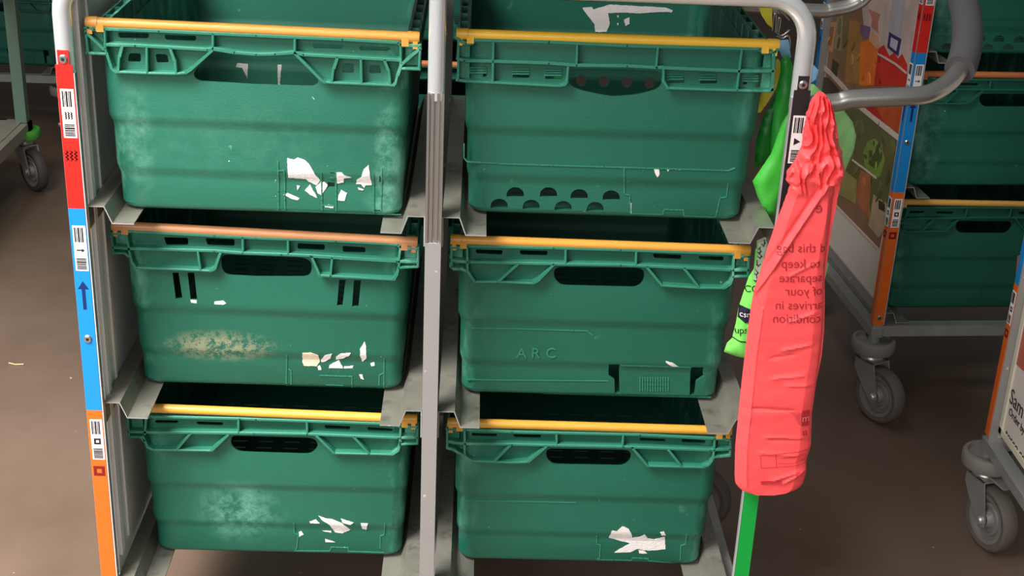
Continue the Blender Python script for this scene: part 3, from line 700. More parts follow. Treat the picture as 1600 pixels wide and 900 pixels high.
def trolley(name, loc, rz, schemes=('rbo', 'kgg'), left_panel=WHITEP, right_panel=None, casters=None, side_strip=False, rear_strip=False, handle=False, shelves=True, front=False):
    root = empty(name, loc, rz)
    TOP = 1.095; r = .0118; Rb = .05; xo = .45
    for y, tag_ in ((0, 'front'), (.56, 'rear')):
        # bent chrome tube: both uprights and the top bar of one end frame
        path = [(-xo, y, .96), (-xo, y, TOP-Rb)]+[(-xo+Rb-Rb*math.cos(t*PI/16), y, TOP-Rb+Rb*math.sin(t*PI/16)) for t in range(1, 9)]
        path += [(xo-Rb+Rb*math.sin(t*PI/16), y, TOP-Rb+Rb*math.cos(t*PI/16)) for t in range(0, 9)]+[(xo, y, .96)]
        MB().tube(path, r, 18).build('frame_tube', CHROME, root, 60)
        for x in (-xo, xo):
            sx = 1 if x < 0 else -1
            mb = MB(); mb.box(x-.0108, x+.0108, y-.0105, y+.003, .20, .975)
            mb.box(min(x+sx*.0108, x+sx*.0122), max(x+sx*.0108, x+sx*.0122), y-.0118, y-.004, .215, .975, 1)
            mb.build('corner_post', [ALU, CHROME], root, smooth=False)
    # middle upright
    mb = MB(); mb.tube([(0, 0, .955), (0, 0, TOP)], .0108, 18)
    mb.build('frame_tube', CHROME, root, 60)
    mb = MB()
    for x0, x1, yy in ((-.0105, -.0075, -.0125), (-.0075, -.0055, -.008), (-.0055, -.0020, -.011), (-.0020, .0015, -.0075), (.0015, .005, -.011), (.005, .0075, -.008), (.0075, .0105, -.0125)):
        mb.box(x0, x1, yy, .0105, .765, .965)
    mb.build('grooved_channel', SATIN, root, smooth=False)
    mb = MB(); mb.box(-.0102, .0102, -.013, .0105, .19, .768); mb.build('centre_post', ALU, root, smooth=False)
    mb = MB(); mb.box(-.0102, .0102, .55, .571, .19, TOP); mb.build('centre_post', ALU, root, smooth=False)
    if shelves: rails(root)
    # base frame
    mb = MB()
    for y in (0, .56): mb.box(-.44, .44, y-.013, y+.013, .189, .213)
    for x in (-.45, .45): mb.box(x-.013, x+.013, -.013, .573, .186, .206)
    mb.box(-.013, .013, 0, .56, .189, .205)
    mb.build('base_frame', GALV, root, smooth=False)
    for s_, x, pm in ((-1, -.4425, left_panel), (1, .4425, right_panel)):
        if pm: MB().box(x-.0015, x+.0015, .016, .544, .232, 1.075).box(min(x-s_*.0015, x-s_*.006), max(x-s_*.0015, x-s_*.006), .020, .034, .26, 1.06).box(min(x-s_*.0015, x-s_*.004), max(x-s_*.0015, x-s_*.004), .070, .076, .26, 1.06).build('side_panel', pm, root, smooth=False)
    strip(root, -xo, -.0107, 'front', schemes[0]); strip(root, xo, -.0107, 'front', schemes[1])
    if side_strip: strip(root, -xo-.0109, .0, 'left', schemes[0], wd=.015, rivets=False)
    if rear_strip: strip(root, -xo-.0109, .56, 'left', schemes[0], wd=.017, rivets=False)
    for x, y in ((-xo, .0), (xo, .0), (-xo, .56), (xo, .56)):
        caster(root, x, y, (casters or {}).get((x > 0, y > .3), (.3, -1)), brake=(casters or {}).get('brake') == (x > 0, y > .3), top=.19)
    return root
T1 = trolley('picking_trolley', (0, 0, 0), 0, casters={(True, True): (1, -.55)})
tag(T1, 'large front trolley with chrome frame holding six green crates in two columns', 'trolley')
shade_board_mat = MAT_SHADE_BOARD = mat('dark_navy_plastic', (38, 36, 52), .45, 0, .1, 20)
MB().box(-.41, .41, .0, .42, 1.108, 1.114).box(-.41, .41, .012, .016, 1.080, 1.108).build('top_tray', shade_board_mat, T1, smooth=False)  # board added above the frame to shade the insides of the top crates
# push handle on its right side: a bent tube with a foam grip
zh = .973
fp = [Vector((.455, 0, zh-.012)), Vector((.470, 0, zh-.008))]+[Vector(at(px, py, Y=.0)) for px, py in ((1308, 160), (1330, 155), (1400, 151.5))]
mid = [at(1440, 149, Y=.004), at(1462, 142, Y=.015), at(1482, 129, Y=.035), at(1494, 116, Y=.055)]
grip = [at(1502, 104, Y=.07), at(1509, 80, Y=.10), at(1512, 52, Y=.14), at(1509, 22, Y=.185), at(1501, -8, Y=.235), Vector((.70, .28, 1.12))]
half = fp+mid+grip
rear = [at(1372, -34, Y=.55), at(1350, -4, Y=.56), at(1338, 5, Y=.56), at(1322, 11, Y=.56), at(1300, 15, Y=.56), at(1272, 17, Y=.56), Vector((.452, .56, zh-.004))]
full = half+[Vector((.675, .46, 1.135))]+rear
def smooth_path(p, n=6):
    out = []
    for i in range(len(p)-1):
        a = p[max(i-1, 0)]; b_ = p[i]; c = p[i+1]; d = p[min(i+2, len(p)-1)]
        for k in range(n):
            t = k/n; out.append(.5*((2*b_)+(c-a)*t+(2*a-5*b_+4*c-d)*t*t+(3*b_-3*c+d-a)*t**3))
    return out+[p[-1]]
hd = MB().tube(smooth_path(full), .0117, 20).build('push_handle', SATIN, T1, 60)
sp = smooth_path(full); i0 = (len(fp)+len(mid)-1)*6+4; i1 = (len(half)+0)*6
MB().tube(sp[i0:i1], .0198, 24).build('foam_grip', FOAM, hd, 60)

def crates_in(T, spots, group, pre):
    M = T.matrix_world; rz = T.rotation_euler.z
    for (col, lev, src, dy, lab) in spots:
        p = M @ Vector((-.226 if col == 0 else .226, .04+dy, zb1-lev*PIT))
        crate_copy(cr[src], p, rz, lab, group)

T2 = trolley('picking_trolley', (.9155+.4485, 1.006+.036, 0), math.radians(4.8), casters={(False, False): (.45, -.9)}, side_strip=True, rear_strip=True, left_panel=BEIGEP)
tag(T2, 'trolley behind on the right with vegetable picture side panel and red blue orange strip', 'trolley')
# darker green copies of the plastic for older crates behind
gB = green('green_crate_plastic_worn', (30, 98, 80), scuff=1.0, seed=40, faint=[((-.15, .01, .1), (.035, .1, .15), .5)])
gC = green('green_crate_plastic_older', (26, 88, 72), scuff=.5, seed=44)
barO = ybar('orange_brown_bar', (196, 118, 70)); barY = ybar('dull_yellow_bar', (214, 160, 78))
def variant(src, g, bm_):
    """same kind of crate in another shade: the parts get their own meshes once"""
    r = empty('plastic_crate')
    for ch in cr[src].children:
        k = ch.name.split('.')[0]
        if k in ('torn_label', 'moulded_letters'): continue
        o = bpy.data.objects.new(k, ch.data.copy()); COL.objects.link(o); o.parent = r
        o.data.materials.clear(); o.data.materials.append(bm_ if k == 'handle_bar' else g)
    return r
vD = variant('BR', gB, barO); vT = variant('TR', gB, barO); vE = variant('BL', gC, barY); vF = variant('MR', gC, barO)
used = set()
def put(v, T, col, lev, dy, lab, group, dx=0, zoff=0):
    M = T.matrix_world; p = M @ Vector(((-.226, .226)[col]+dx, .04+dy, zb1-lev*PIT+zoff))
    c = v if v.name not in used else None
    if c is None: c = copy_tree(v)
    used.add(v.name); c.location = p; c.rotation_euler = (0, 0, T.rotation_euler.z)
    return tag(c, lab, 'crate', group)
gr2 = 'green crates on the trolley behind on the right'
put(vT, T2, 0, 0, .0, 'green crate with D-shaped holes on the top shelf of the trolley behind right', gr2)
put(vD, T2, 0, 1, .0, 'scuffed green crate with orange brown bar, middle shelf of the trolley behind right', gr2)
put(vE, T2, 0, 2, .0, 'green crate with pale yellow bar, bottom shelf of the trolley behind right', gr2)

T4 = trolley('picking_trolley', (-.245, .93, 0), 0)
tag(T4, 'trolley standing directly behind the large front trolley, seen only through its gaps', 'trolley')
gr4 = 'green crates on the trolley directly behind'
put(vF, T4, 1, 1, .03, 'green crate with orange brown bar seen in the gap behind the centre post', gr4)
put(vF, T4, 1, 0, .03, 'green crate seen beside the top of the centre post, on the trolley behind', gr4)
put(vE, T4, 1, 2, .03, 'green crate on the bottom shelf directly behind the centre post', gr4)
put(vE, T4, 0, 1, .03, 'green crate behind the middle left crate, on the rear trolley', gr4)
put(vF, T4, 0, 2, .03, 'green crate behind the bottom left crate, on the rear trolley', gr4)

T3 = trolley('picking_trolley', (1.4555, -.032, 0), 0, casters={(False, True): (.3, -1), 'brake': (False, True)}, rear_strip=True, left_panel=BEIGEP, shelves=False)
tag(T3, 'trolley at the lower right edge, its pale side panel printed with dark text', 'trolley')

T5 = trolley('picking_trolley', (-1.72, 2.75, 0), 0, left_panel=None)
tag(T5, 'shadowed trolley in the far upper left behind the green post trolley', 'trolley')
gr5 = 'dark green crates on the far left trolley'
put(vF, T5, 1, 2, .02, 'dark green crate low on the far trolley at the upper left', gr5)
put(vE, T5, 1, 1, .02, 'upper dark green crate on the far trolley at the upper left', gr5)

# low green framed trolley at the far left
g0 = empty('stock_trolley', (-1.26, 2.28, 0), 0); tag(g0, 'low trolley with green-grey post, yellow top rail and green caster cap at the left edge', 'trolley')
GPOST = mat('green_grey_paint', (98, 124, 106), .5, .1, .12, 20); YRAIL = mat('yellow_rail_paint', (206, 180, 48), .45, 0, .1, 20); GCAP = mat('green_cap', (70, 150, 52), .5, 0, .1, 30)
WOODM = mat('worn_pale_steel', (158, 152, 138), .5, .3, .15, 20)
for x, y in ((0, 0), (-.7, 0), (0, -1.0), (-.7, -1.0)):
    MB().box(x-.016, x+.016, y-.016, y+.016, .19, .60).build('post', GPOST, g0, smooth=False)
mb = MB()
for x in (0, -.7, -.07): mb.box(x-.02, x+.02, -1.02, .02, .165, .20)
for y in (0, -1.0): mb.box(-.72, .02, y-.02, y+.02, .165, .20)
mb.build('base_frame', WOODM, g0, smooth=False)
mb = MB()
for x in (0, -.7): mb.box(x-.02, x+.02, -1.02, .02, .585, .625)
for y in (0, -1.0): mb.box(-.72, .02, y-.02, y+.02, .585, .625)
mb.build('top_rail', YRAIL, g0, smooth=False)
MB().box(-.70, 0, -1.0, 0, .196, .203).build('deck_plate', WOODM, g0, smooth=False)
for x, y in ((0, 0), (-.7, 0), (0, -1.0), (-.7, -1.0)): caster(g0, x, y, (.7, -.7), bumper=GCAP, top=.166)

# ------------------------------------------------------------------ printed side panels
def plane_pts(T, px_pts, xl, off=0):
    """pixels of a picture printed on a trolley's left panel -> local (y, z) on that panel"""
    Mi = T.matrix_world.inverted(); o_ = Mi @ CAMP; out = []
    for px, py in px_pts:
        d = (Mi.to_3x3() @ ray(px, py)); t = (xl-o_.x)/d.x; p = o_+d*t; out.append((p.y, p.z))
    return out
XL = -.4445
def pm(n, c, v=.35, s=26): return mat(n, c, .35, 0, v, s)
PRINTS = [
 ('print_brown', (140, 104, 78), [(1278, -60), (1470, -60), (1374, 388), (1296, 308), (1270, 290)]),
 ('print_pale_pink', (196, 170, 162), [(1345, -20), (1438, -20), (1424, 128), (1404, 92), (1376, 84), (1350, 45)]),
 ('print_olive_brown', (128, 106, 70), [(1312, 20), (1328, 14), (1325, 100), (1312, 110), (1306, 90)]),
 ('print_ochre', (166, 118, 66), [(1328, 30), (1347, 36), (1346, 132), (1320, 128)]),
 ('print_grey_green', (150, 138, 104), [(1309, 28), (1318, 20), (1314, 80), (1300, 74)]),
 ('print_tan', (196, 140, 88), [(1292, 30), (1308, 34), (1301, 82), (1287, 72)]),
 ('print_tan_line', (150, 92, 56), [(1296, 40), (1304, 42), (1299, 72), (1291, 68)]),
 ('print_terracotta', (184, 118, 98), [(1357, 14), (1376, 22), (1373, 34), (1373, 52), (1362, 42), (1363, 30)]),
 ('print_violet', (120, 92, 122), [(1345, 38), (1360, 42), (1362, 55), (1352, 60), (1344, 52)]),
 ('print_peach', (214, 156, 128), [(1360, 48), (1374, 56), (1376, 70), (1368, 78), (1358, 66)]),
 ('print_orange', (220, 112, 46), [(1345, 66), (1358, 62), (1373, 80), (1367, 134), (1343, 134)]),
 ('print_red', (198, 50, 40), [(1373, 76), (1382, 70), (1390, 88), (1398, 82), (1404, 92), (1410, 84), (1418, 100), (1418, 134), (1366, 134)]),
 ('print_glass', (172, 164, 168), [(1398, -10), (1418, -10), (1414, 20), (1408, 60), (1388, 50), (1392, 18)]),
 ('print_navy', (58, 52, 96), [(1390, 50), (1409, 61), (1404, 88), (1387, 74)]),
 ('print_label', (184, 178, 186), [(1393, 58), (1404, 64), (1401, 80), (1391, 72)]),
 ('print_dark', (74, 60, 46), [(1285, 118), (1296, 122), (1312, 140), (1310, 160), (1282, 150)]),
 ('print_dark', (70, 62, 44), [(1302, 92), (1311, 100), (1307, 125), (1298, 120)]),
 ('print_moss', (98, 96, 58), [(1320, 168), (1345, 172), (1402, 216), (1396, 330), (1362, 330), (1340, 290), (1318, 262), (1322, 200)]),
 ('print_rust', (186, 80, 40), [(1366, 168), (1413, 168), (1406, 208), (1382, 190)]),
 ('print_red', (186, 46, 40), [(1352, 168), (1370, 168), (1384, 192), (1366, 180)]),
 ('print_leaf', (120, 140, 62), [(1356, 222), (1368, 216), (1378, 228), (1384, 250), (1376, 276), (1362, 280), (1352, 258), (1350, 238)]),
 ('print_leaf_dark', (70, 86, 40), [(1360, 236), (1374, 232), (1378, 250), (1370, 266), (1358, 256)]),
 ('print_clay', (170, 102, 62), [(1346, 266), (1362, 274), (1358, 340), (1344, 322), (1338, 300)]),
 ('print_straw', (150, 136, 80), [(1316, 262), (1340, 282), (1336, 318), (1305, 300)]),
 ('print_sand', (178, 150, 120), [(1366, 304), (1386, 318), (1390, 350), (1374, 372), (1358, 352), (1362, 330)]),
 ('print_umber', (64, 50, 42), [(1374, 312), (1384, 318), (1384, 332), (1374, 326)]),
]
mb = MB(); ms = []
for i, (n, c, pts) in enumerate(PRINTS):
    pl = plane_pts(T2, pts, XL); pl = [(min(.546, max(.014, y)), min(1.07, z)) for y, z in pl]
    V, T = tri(pl); x = XL-.0004-.00006*i
    nn = len(V); mb.add([(x, p[0], p[1]) for p in V]+[(XL+.0002, p[0], p[1]) for p in V], list(T)+[(j, k, k+nn, j+nn) for k, j in bedges(T)], i); ms.append(pm(n, c))
rs = random.Random(3)
STREAK = {}
for n_, c_, pts in PRINTS:
    if n_ in ('print_label', 'print_navy', 'print_tan_line', 'print_dark', 'print_pale_pink', 'print_glass', 'print_brown'): continue
    x0, x1 = min(p[0] for p in pts), max(p[0] for p in pts); y0, y1 = max(0, min(p[1] for p in pts)), max(p[1] for p in pts)
    for q_ in range(int(2+(x1-x0)*(y1-y0)/520)):
        cx_, cy_ = rs.uniform(x0, x1), rs.uniform(y0, y1); w_ = rs.uniform(1.2, 3.2); h_ = rs.uniform(4, 14); tl = rs.uniform(-.25, .5)
        e_ = [(cx_+w_*math.cos(t*PI/4)+tl*h_*math.sin(t*PI/4), cy_-h_*math.sin(t*PI/4)) for t in range(8)]
        if not all(inside(p, pts) for p in e_): continue
        f_ = rs.choice((.82, .9, 1.07, 1.14)); key = (n_, f_)
        if key not in STREAK: STREAK[key] = len(ms); ms.append(pm(n_+'_shade', tuple(min(250, v*f_) for v in c_)))
        pl = plane_pts(T2, e_, XL); x = XL-.0022; nn = len(pl)
        mb.add([(x, p[0], p[1]) for p in pl]+[(XL, p[0], p[1]) for p in pl], [tuple(range(nn))]+[(i, (i+1) % nn, (i+1) % nn+nn, i+nn) for i in range(nn)], STREAK[key])
band = mat('print_shelf_edge', (205, 188, 174), .35); k = len(ms); ms.append(band)
for pl in ([(1283, 101), (1300, 116), (1320, 138), (1346, 168), (1375, 192), (1404, 215)], [(1333, 250), (1352, 264), (1370, 278)], [(1290, 306), (1330, 345), (1372, 388)], [(1373, 84), (1400, 100), (1417, 114)]):
    for q in strokes([plane_pts(T2, pl, XL)], .011 if pl[0][0] < 1284 else .004):
        mb.add([(XL-.0024, p.x, p.y) for p in q]+[(XL, p.x, p.y) for p in q], [(0, 1, 2, 3), (0, 1, 5, 4), (1, 2, 6, 5), (2, 3, 7, 6), (3, 0, 4, 7)], k)
mb.build('printed_picture', ms, T2, smooth=False)
# clear cover strip and lower edging of that panel
MB().box(-.4475, -.4445, .016, .544, .228, .252).build('panel_edging', ALU, T2, smooth=False)
MB().box(-.4500, -.4480, .018, .040, .26, 1.07).build('clear_cover_strip', CLEAR, T2, smooth=False)
# lower right trolley: red print above pale panel, then its text
mb = MB(); pl = plane_pts(T3, [(1578, 560), (1600, 580), (1640, 620), (1640, 380), (1590, 400)], XL); V, T = tri(pl); nn = len(V)
mb.add([(XL-.0005, p[0], p[1]) for p in V]+[(XL, p[0], p[1]) for p in V], list(T)+[(j, i, i+nn, j+nn) for i, j in bedges(T)])
mb.build('printed_picture', pm('print_tomato', (176, 84, 66)), T3, smooth=False)
MB().box(-.4475, -.4435, .535, .547, .229, 1.07).box(-.4475, -.4435, .02, .547, .229, .240).build('panel_edging', mat('cream_edging', (206, 198, 176), .5), T3, smooth=False)
GREYINK = mat('dark_grey_ink', (48, 46, 46), .5); 
for txt, size, p0 in (('Sam', .040, (1579, 618)), ('Order by', .020, (1577, 642)), ('tesco.co', .029, (1571, 676))):
    V, T = text2d(txt, size); (y0, z0), = plane_pts(T3, [p0], XL); xm = min(v[0] for v in V)
    # letters run towards the viewer along the panel
    nn = len(V); mb = MB().add([(XL-.0005, y0-(x-xm), z0+z) for x, z in V]+[(XL+.0002, y0-(x-xm), z0+z) for x, z in V], list(T)+[(j, i, i+nn, j+nn) for i, j in bedges(T)])
    mb.build('printed_text', GREYINK, T3, smooth=False)

# ------------------------------------------------------------------ plastic bags
def bagmat(n, c, rough=.38, t=.25):
    m = mat(n, c, rough, 0, .05, 14, .35, 60, spec=.4)
    return m
REDB = bagmat('red_bag_film', (255, 82, 84), .5)
def interp(tbl, y):
    if y <= tbl[0][0]: return tbl[0][1]
    for (a, u), (b_, v) in zip(tbl[:-1], tbl[1:]):
        if y <= b_: return u+(v-u)*(y-a)/(b_-a)
    return tbl[-1][1]
YB = -.036
Lt = [(148, 1277), (160, 1268), (180, 1262), (205, 1257), (230, 1254), (250, 1245), (268, 1232), (284, 1229), (290, 1236), (320, 1226), (345, 1216), (388, 1201), (425, 1190), (450, 1181), (480, 1175), (540, 1167), (600, 1160), (650, 1155), (700, 1150), (745, 1149), (758, 1150), (766, 1156), (770, 1164), (772, 1175)]
Rt = [(148, 1290), (158, 1298), (175, 1303), (200, 1308), (228, 1312), (240, 1317), (262, 1318), (285, 1316), (310, 1311), (360, 1301), (400, 1295), (440, 1290), (480, 1290), (520, 1289), (560, 1285), (600, 1277), (650, 1270), (700, 1268), (722, 1261), (740, 1261), (758, 1256), (766, 1250), (770, 1236), (772, 1215)]
Ct = [(300, 1294), (345, 1290), (420, 1286), (520, 1283), (600, 1274), (660, 1268), (700, 1266), (772, 1262)]
def ridge(d, w_): return math.exp(-(d/w_)**2)
def bag_y(px, py):
    """front sheet of the red bag: distance (m) in front of its back sheet"""
    l, r_ = interp(Lt, py), interp(Rt, py); s = (px-l)/(r_-l)
    edge = max(0, min(1, 6*s, 6*(1-s))); th = .010*edge**.5
    if py > 290:
        c = interp(Ct, py)
        if px > c: th -= .00065*(px-c)
    n = noise.noise(Vector((px*.010, py*.012, 3)))*.0030+noise.noise(Vector((px*.03, py*.07, 7)))*.0006
    k = 1 if py < 270 else max(0, 1-(py-270)/40)
    fan = (px-1285)/(8+.20*max(0, py-150))       # pleats fan out from the knot
    ple = math.sin(fan*9+noise.noise(Vector((px*.05, py*.04, 0)))*5)
    q_ = px*.05+noise.noise(Vector((px*.04, py*.04, 5)))*.8; dd, _p = noise.voronoi(Vector((q_, py*.028, 1.3)))
    tri_ = 1-2*abs(((fan*1.9+noise.noise(Vector((px*.05, py*.03, 8)))*1.1) % 1)*2-1)
    th += k*(.0042*tri_+.016*(dd[1]-dd[0])+.004*noise.noise(Vector((px*.03, py*.03, 2)))+.003)
    if py > 285:   # the long slanting fold and a few horizontal creases
        a = Vector((1290, 292)); b_ = Vector((1188, 445)); d = (b_-a).normalized(); v = Vector((px, py))-a
        t = v.dot(d); dist = v.x*d.y-v.y*d.x
        if t > -5: th += .0034*ridge(dist, 3.0)*min(1, max(0, (330-t)/60)) - .002*ridge(dist+8, 4)*min(1, max(0, (230-t)/60))
        for y0, sl, x0, x1, a_ in ((589, -.10, 1210, 1250, .0018), (600, -.02, 1232, 1262, .0015), (637, .04, 1180, 1235, -.0022), (545, -.2, 1225, 1262, .002), (558, -.15, 1205, 1240, -.0015), (681, .05, 1200, 1250, .0015), (686, .0, 1205, 1250, -.0014), (747, -.3, 1210, 1245, .002), (752, -.5, 1225, 1255, .002), (705, .1, 1190, 1240, .0015), (428, -.5, 1235, 1270, .0015), (500, -.35, 1235, 1270, .0015)):
            if x0-12 < px < x1+12: th += a_*ridge(py-(y0+sl*(px-x0)), 2.6)*min(1, max(0, min(px-x0+12, x1+12-px)/14))
        th += .0016*ridge(px-(interp(Lt, py)+16), 2.0)*(1 if 480 < py < 760 else 0)
    return max(.0006, th+n)
rows = []; y = 148.0
while y <= 772: rows.append(y); y += 2.6
rows.append(772); NCOL = 84; vs = []; back = []
for py in rows:
    l, r_ = interp(Lt, py), interp(Rt, py)
    for k in range(NCOL+1):
        px = l+(r_-l)*k/NCOL
        jag = 2.0*noise.noise(Vector((0 if k < 4 else 9, py*.12, 4))) if k in (0, NCOL) and py < 320 else 0
        p = at(px+jag, py, Y=YB); h = bag_y(px, py)
        vs.append((p.x, p.y-h+.006, p.z)); back.append((p.x, p.y+.0068+(.008*math.sin(PI*k/NCOL)), p.z))
n = len(vs); NC = NCOL+1; fs = []
for i in range(len(rows)-1):
    for k in range(NCOL):
        a = i*NC+k; fs.append((a, a+1, a+NC+1, a+NC)); fs.append((n+a, n+a+NC, n+a+NC+1, n+a+1))
    fs.append((i*NC, i*NC+NC, n+i*NC+NC, n+i*NC)); fs.append((i*NC+NCOL, n+i*NC+NCOL, n+i*NC+NC+NCOL, i*NC+NC+NCOL))
for k in range(NCOL):
    fs.append((k, n+k, n+k+1, k+1)); a = (len(rows)-1)*NC+k; fs.append((a, a+1, n+a+1, n+a))
redbag = empty('plastic_bag', at(1220, 772, Y=YB)); tag(redbag, 'tall red plastic bag with bunched top hanging over the right post', 'bag')
inv = Matrix.Translation(-redbag.location)
o = MB().add([inv @ Vector(v) for v in vs+back], fs).build('bag_film', REDB, redbag, 24)
INK = mat('faded_red_ink', (188, 44, 52), .5); INK2 = mat('dark_red_ink', (160, 40, 48), .5); PALE = mat('pale_pink_print', (240, 130, 130), .5)
def on_bag(geo, m, name='printed_text'):
    V, T = geo; vv = []
    for px, py in V:
        p = at(px, py, Y=YB); vv.append(inv @ Vector((p.x, p.y-bag_y(px, py)+.006-.0009, p.z)))
    return MB().add(vv, T).build(name, m, redbag, smooth=False)
def mirrored(s, cx, cy, size, slope=.0, mir=True):
    V, T = text2d(s, size); return [(cx+(-x if mir else x), cy-y+slope*x) for x, y in V], T
for s, cx, cy, size in (('e', 1278.5, 323, 25), ('d this bag', 1251, 386, 20), (', to keep', 1255, 410, 20), ('separate', 1250, 432, 20), ('of your', 1255, 453, 20), ('arrives in', 1247, 475, 20), ('condition', 1244, 496, 20)):
    # one line of print, read backwards because it shows through from the other side
    on_bag(mirrored(s, cx, cy, size), INK2)
def fillpoly(pts, step=5):
    V, T = tri(pts, (), [(x, y) for x in range(int(min(p[0] for p in pts)), int(max(p[0] for p in pts)), step) for y in range(int(min(p[1] for p in pts)), int(max(p[1] for p in pts)), step) if inside((x, y), pts)]); return V, T
on_bag(fillpoly([(1252, 639), (1264.5, 639), (1264, 664), (1252, 664)]), INK, 'printed_block')
on_bag(fillpoly([(1232, 641), (1251, 642), (1251, 662), (1246, 660), (1240, 648)]), mat('faint_ink', (214, 66, 72), .5), 'printed_block')
V, T = mirrored('m', 1258.5, 652, 17, mir=False); pts = []
for px, py in V:
    p = at(px, py, Y=YB); pts.append(inv @ Vector((p.x, p.y-bag_y(px, py)+.006-.0016, p.z)))
MB().add(pts, T).build('printed_text', PALE, redbag, smooth=False)
on_bag(mirrored('#', 1257, 675, 15), INK2)
def st(polys, w_):
    V = []; T = []
    for q in strokes(polys, w_):
        k = len(V); V += [tuple(p) for p in q]; T.append((k, k+1, k+2, k+3))
    return V, T
def dense(pl, n=8): return [(a[0]+(b_[0]-a[0])*i/n, a[1]+(b_[1]-a[1])*i/n) for a, b_ in zip(pl[:-1], pl[1:]) for i in range(n)]+[pl[-1]]
on_bag(st([dense([(1187, 709), (1211, 706), (1261, 703)]), dense([(1187, 709), (1188, 728), (1212, 727), (1262, 724)]), dense([(1211, 706), (1212, 727)]), dense([(1218, 714), (1232, 712), (1258, 709)]), dense([(1215, 721), (1235, 722), (1258, 717)])], .7), INK, 'printed_block')
on_bag(fillpoly([(1187, 749), (1221, 748), (1221, 753), (1188, 754)]), INK, 'printed_block')

def pillow(name, outline, Y, thick, m, label, cat='bag', group=None, tilt=(0, 0), step=7, wr=.003, seed=0, fold=None, parent=None):
    """a soft film bag from its outline, with its own thickness and wrinkles; tilt leans it in depth"""
    pts = []
    for a, b_ in zip(outline, outline[1:]+outline[:1]):
        n_ = max(1, int(math.dist(a, b_)/step)); pts += [(a[0]+(b_[0]-a[0])*i/n_, a[1]+(b_[1]-a[1])*i/n_) for i in range(n_)]
    x0, x1 = min(p[0] for p in pts), max(p[0] for p in pts); y0, y1 = min(p[1] for p in pts), max(p[1] for p in pts)
    def ed(p):
        d = 1e9
        for a, b_ in zip(outline, outline[1:]+outline[:1]):
            a = Vector(a); b2 = Vector(b_); ab = b2-a; t = max(0, min(1, (Vector(p)-a).dot(ab)/max(1e-9, ab.length_squared))); d = min(d, (Vector(p)-a-ab*t).length)
        return d
    g_ = []; x = x0+step/2
    while x < x1:
        y = y0+step/2
        while y < y1:
            if inside((x, y), outline) and ed((x, y)) > step*.45: g_.append((x, y))
            y += step
        x += step
    V, T = tri(pts, (), g_)
    def Yp(p): return Y+tilt[0]*(p[0]-x0)/max(1, x1-x0)+tilt[1]*(p[1]-y0)/max(1, y1-y0)
    def hh(p):
        e = min(1, ed(p)/12); h = thick*e**.6
        w_ = noise.noise(Vector((p[0]*.06, p[1]*.02, seed)))*wr+noise.noise(Vector((p[0]*.15, p[1]*.05, seed+3)))*wr*.5
        if fold: w_ += fold(p)
        return h+w_*e
    n_ = len(V); c = at((x0+x1)/2, y1, Y=Yp(((x0+x1)/2, y1))); vs = []
    f_ = [at(p[0], p[1], Y=Yp(p)) for p in V]
    vs = [Vector((q.x, q.y-hh(p), q.z))-c for p, q in zip(V, f_)]+[Vector((q.x, q.y+hh(p)*.6+.0006, q.z))-c for p, q in zip(V, f_)]
    fs = list(T)+[tuple(i+n_ for i in t[::-1]) for t in T]+[(j, i, i+n_, j+n_) for i, j in bedges(T)]
    o = MB().add(vs, fs).build(name, m, None, 60); o.location = c
    tag(o, label, cat, group)
    o['_'] = 0; del o['_']
    def place(geo, mm, nm='printed_pattern', lift=.0009):
        V2, T2_ = geo
        vv = []
        for p in V2:
            q = at(p[0], p[1], Y=Yp(p)); vv.append(Vector((q.x, q.y-hh(p)-lift, q.z))-c)
        return MB().add(vv, T2_).build(nm, mm, o, smooth=False)
    return o, place
LIME = bagmat('lime_bag_film', (126, 208, 104)); GRN = bagmat('green_bag_film', (64, 172, 56)); DGRN = bagmat('dark_green_bag_film', (22, 120, 36))
YEL = bagmat('yellow_bag_film', (236, 216, 70)); BLU = bagmat('light_blue_bag_film', (150, 200, 236)); PLIME = bagmat('pale_lime_bag_film', (158, 222, 140))
gb = 'plastic bags hanging on the right side of the front trolley'
pillow('plastic_bag', [(1176, 283), (1190, 262), (1205, 240), (1222, 192), (1236, 170), (1236, 260), (1214, 330), (1203, 346), (1195, 330), (1184, 308)], .075, .006, GRN, 'bright green plastic bag hanging to a point left of the black marker strip', group=gb, seed=2)
pillow('plastic_bag', [(1219, 94), (1224, 89), (1232, 86), (1238, 100), (1244, 130), (1240, 190), (1222, 232), (1203, 258), (1206, 200), (1213, 140), (1220, 110)], .105, .006, bagmat('mid_green_bag_film', (40, 150, 52)), 'mid green plastic bag with hooked handle loop, hanging behind the top right post', group=gb, seed=5, wr=.005)
pillow('plastic_bag', [(1213, 146), (1222, 132), (1218, 200), (1204, 250), (1178, 264), (1182, 218), (1192, 184), (1203, 166)], .135, .005, DGRN, 'dark green crumpled plastic bag between the top right crate and the mid green bag', group=gb, seed=9, wr=.006)
pillow('plastic_bag', [(1208, 95), (1216, 92), (1224, 104), (1220, 122), (1212, 140), (1200, 160), (1188, 176), (1182, 176), (1190, 140), (1203, 120)], .165, .005, YEL, 'yellow plastic bag behind the green bags beside the yellow crate bar', group=gb, seed=11)
pillow('plastic_bag', [(1214, 63), (1232, 62), (1236, 90), (1224, 92), (1217, 78)], .15, .004, BLU, 'small light blue plastic bag just right of the yellow crate bar end', group=gb, seed=12)
pillow('plastic_bag', [(1262, 98), (1270, 100), (1279, 110), (1275, 124), (1264, 132), (1258, 130), (1256, 104)], .05, .003, bagmat('sky_blue_bag_film', (140, 196, 236)), 'sky blue plastic scrap sticking out right of the chrome post above the rivet', group=gb, seed=13)
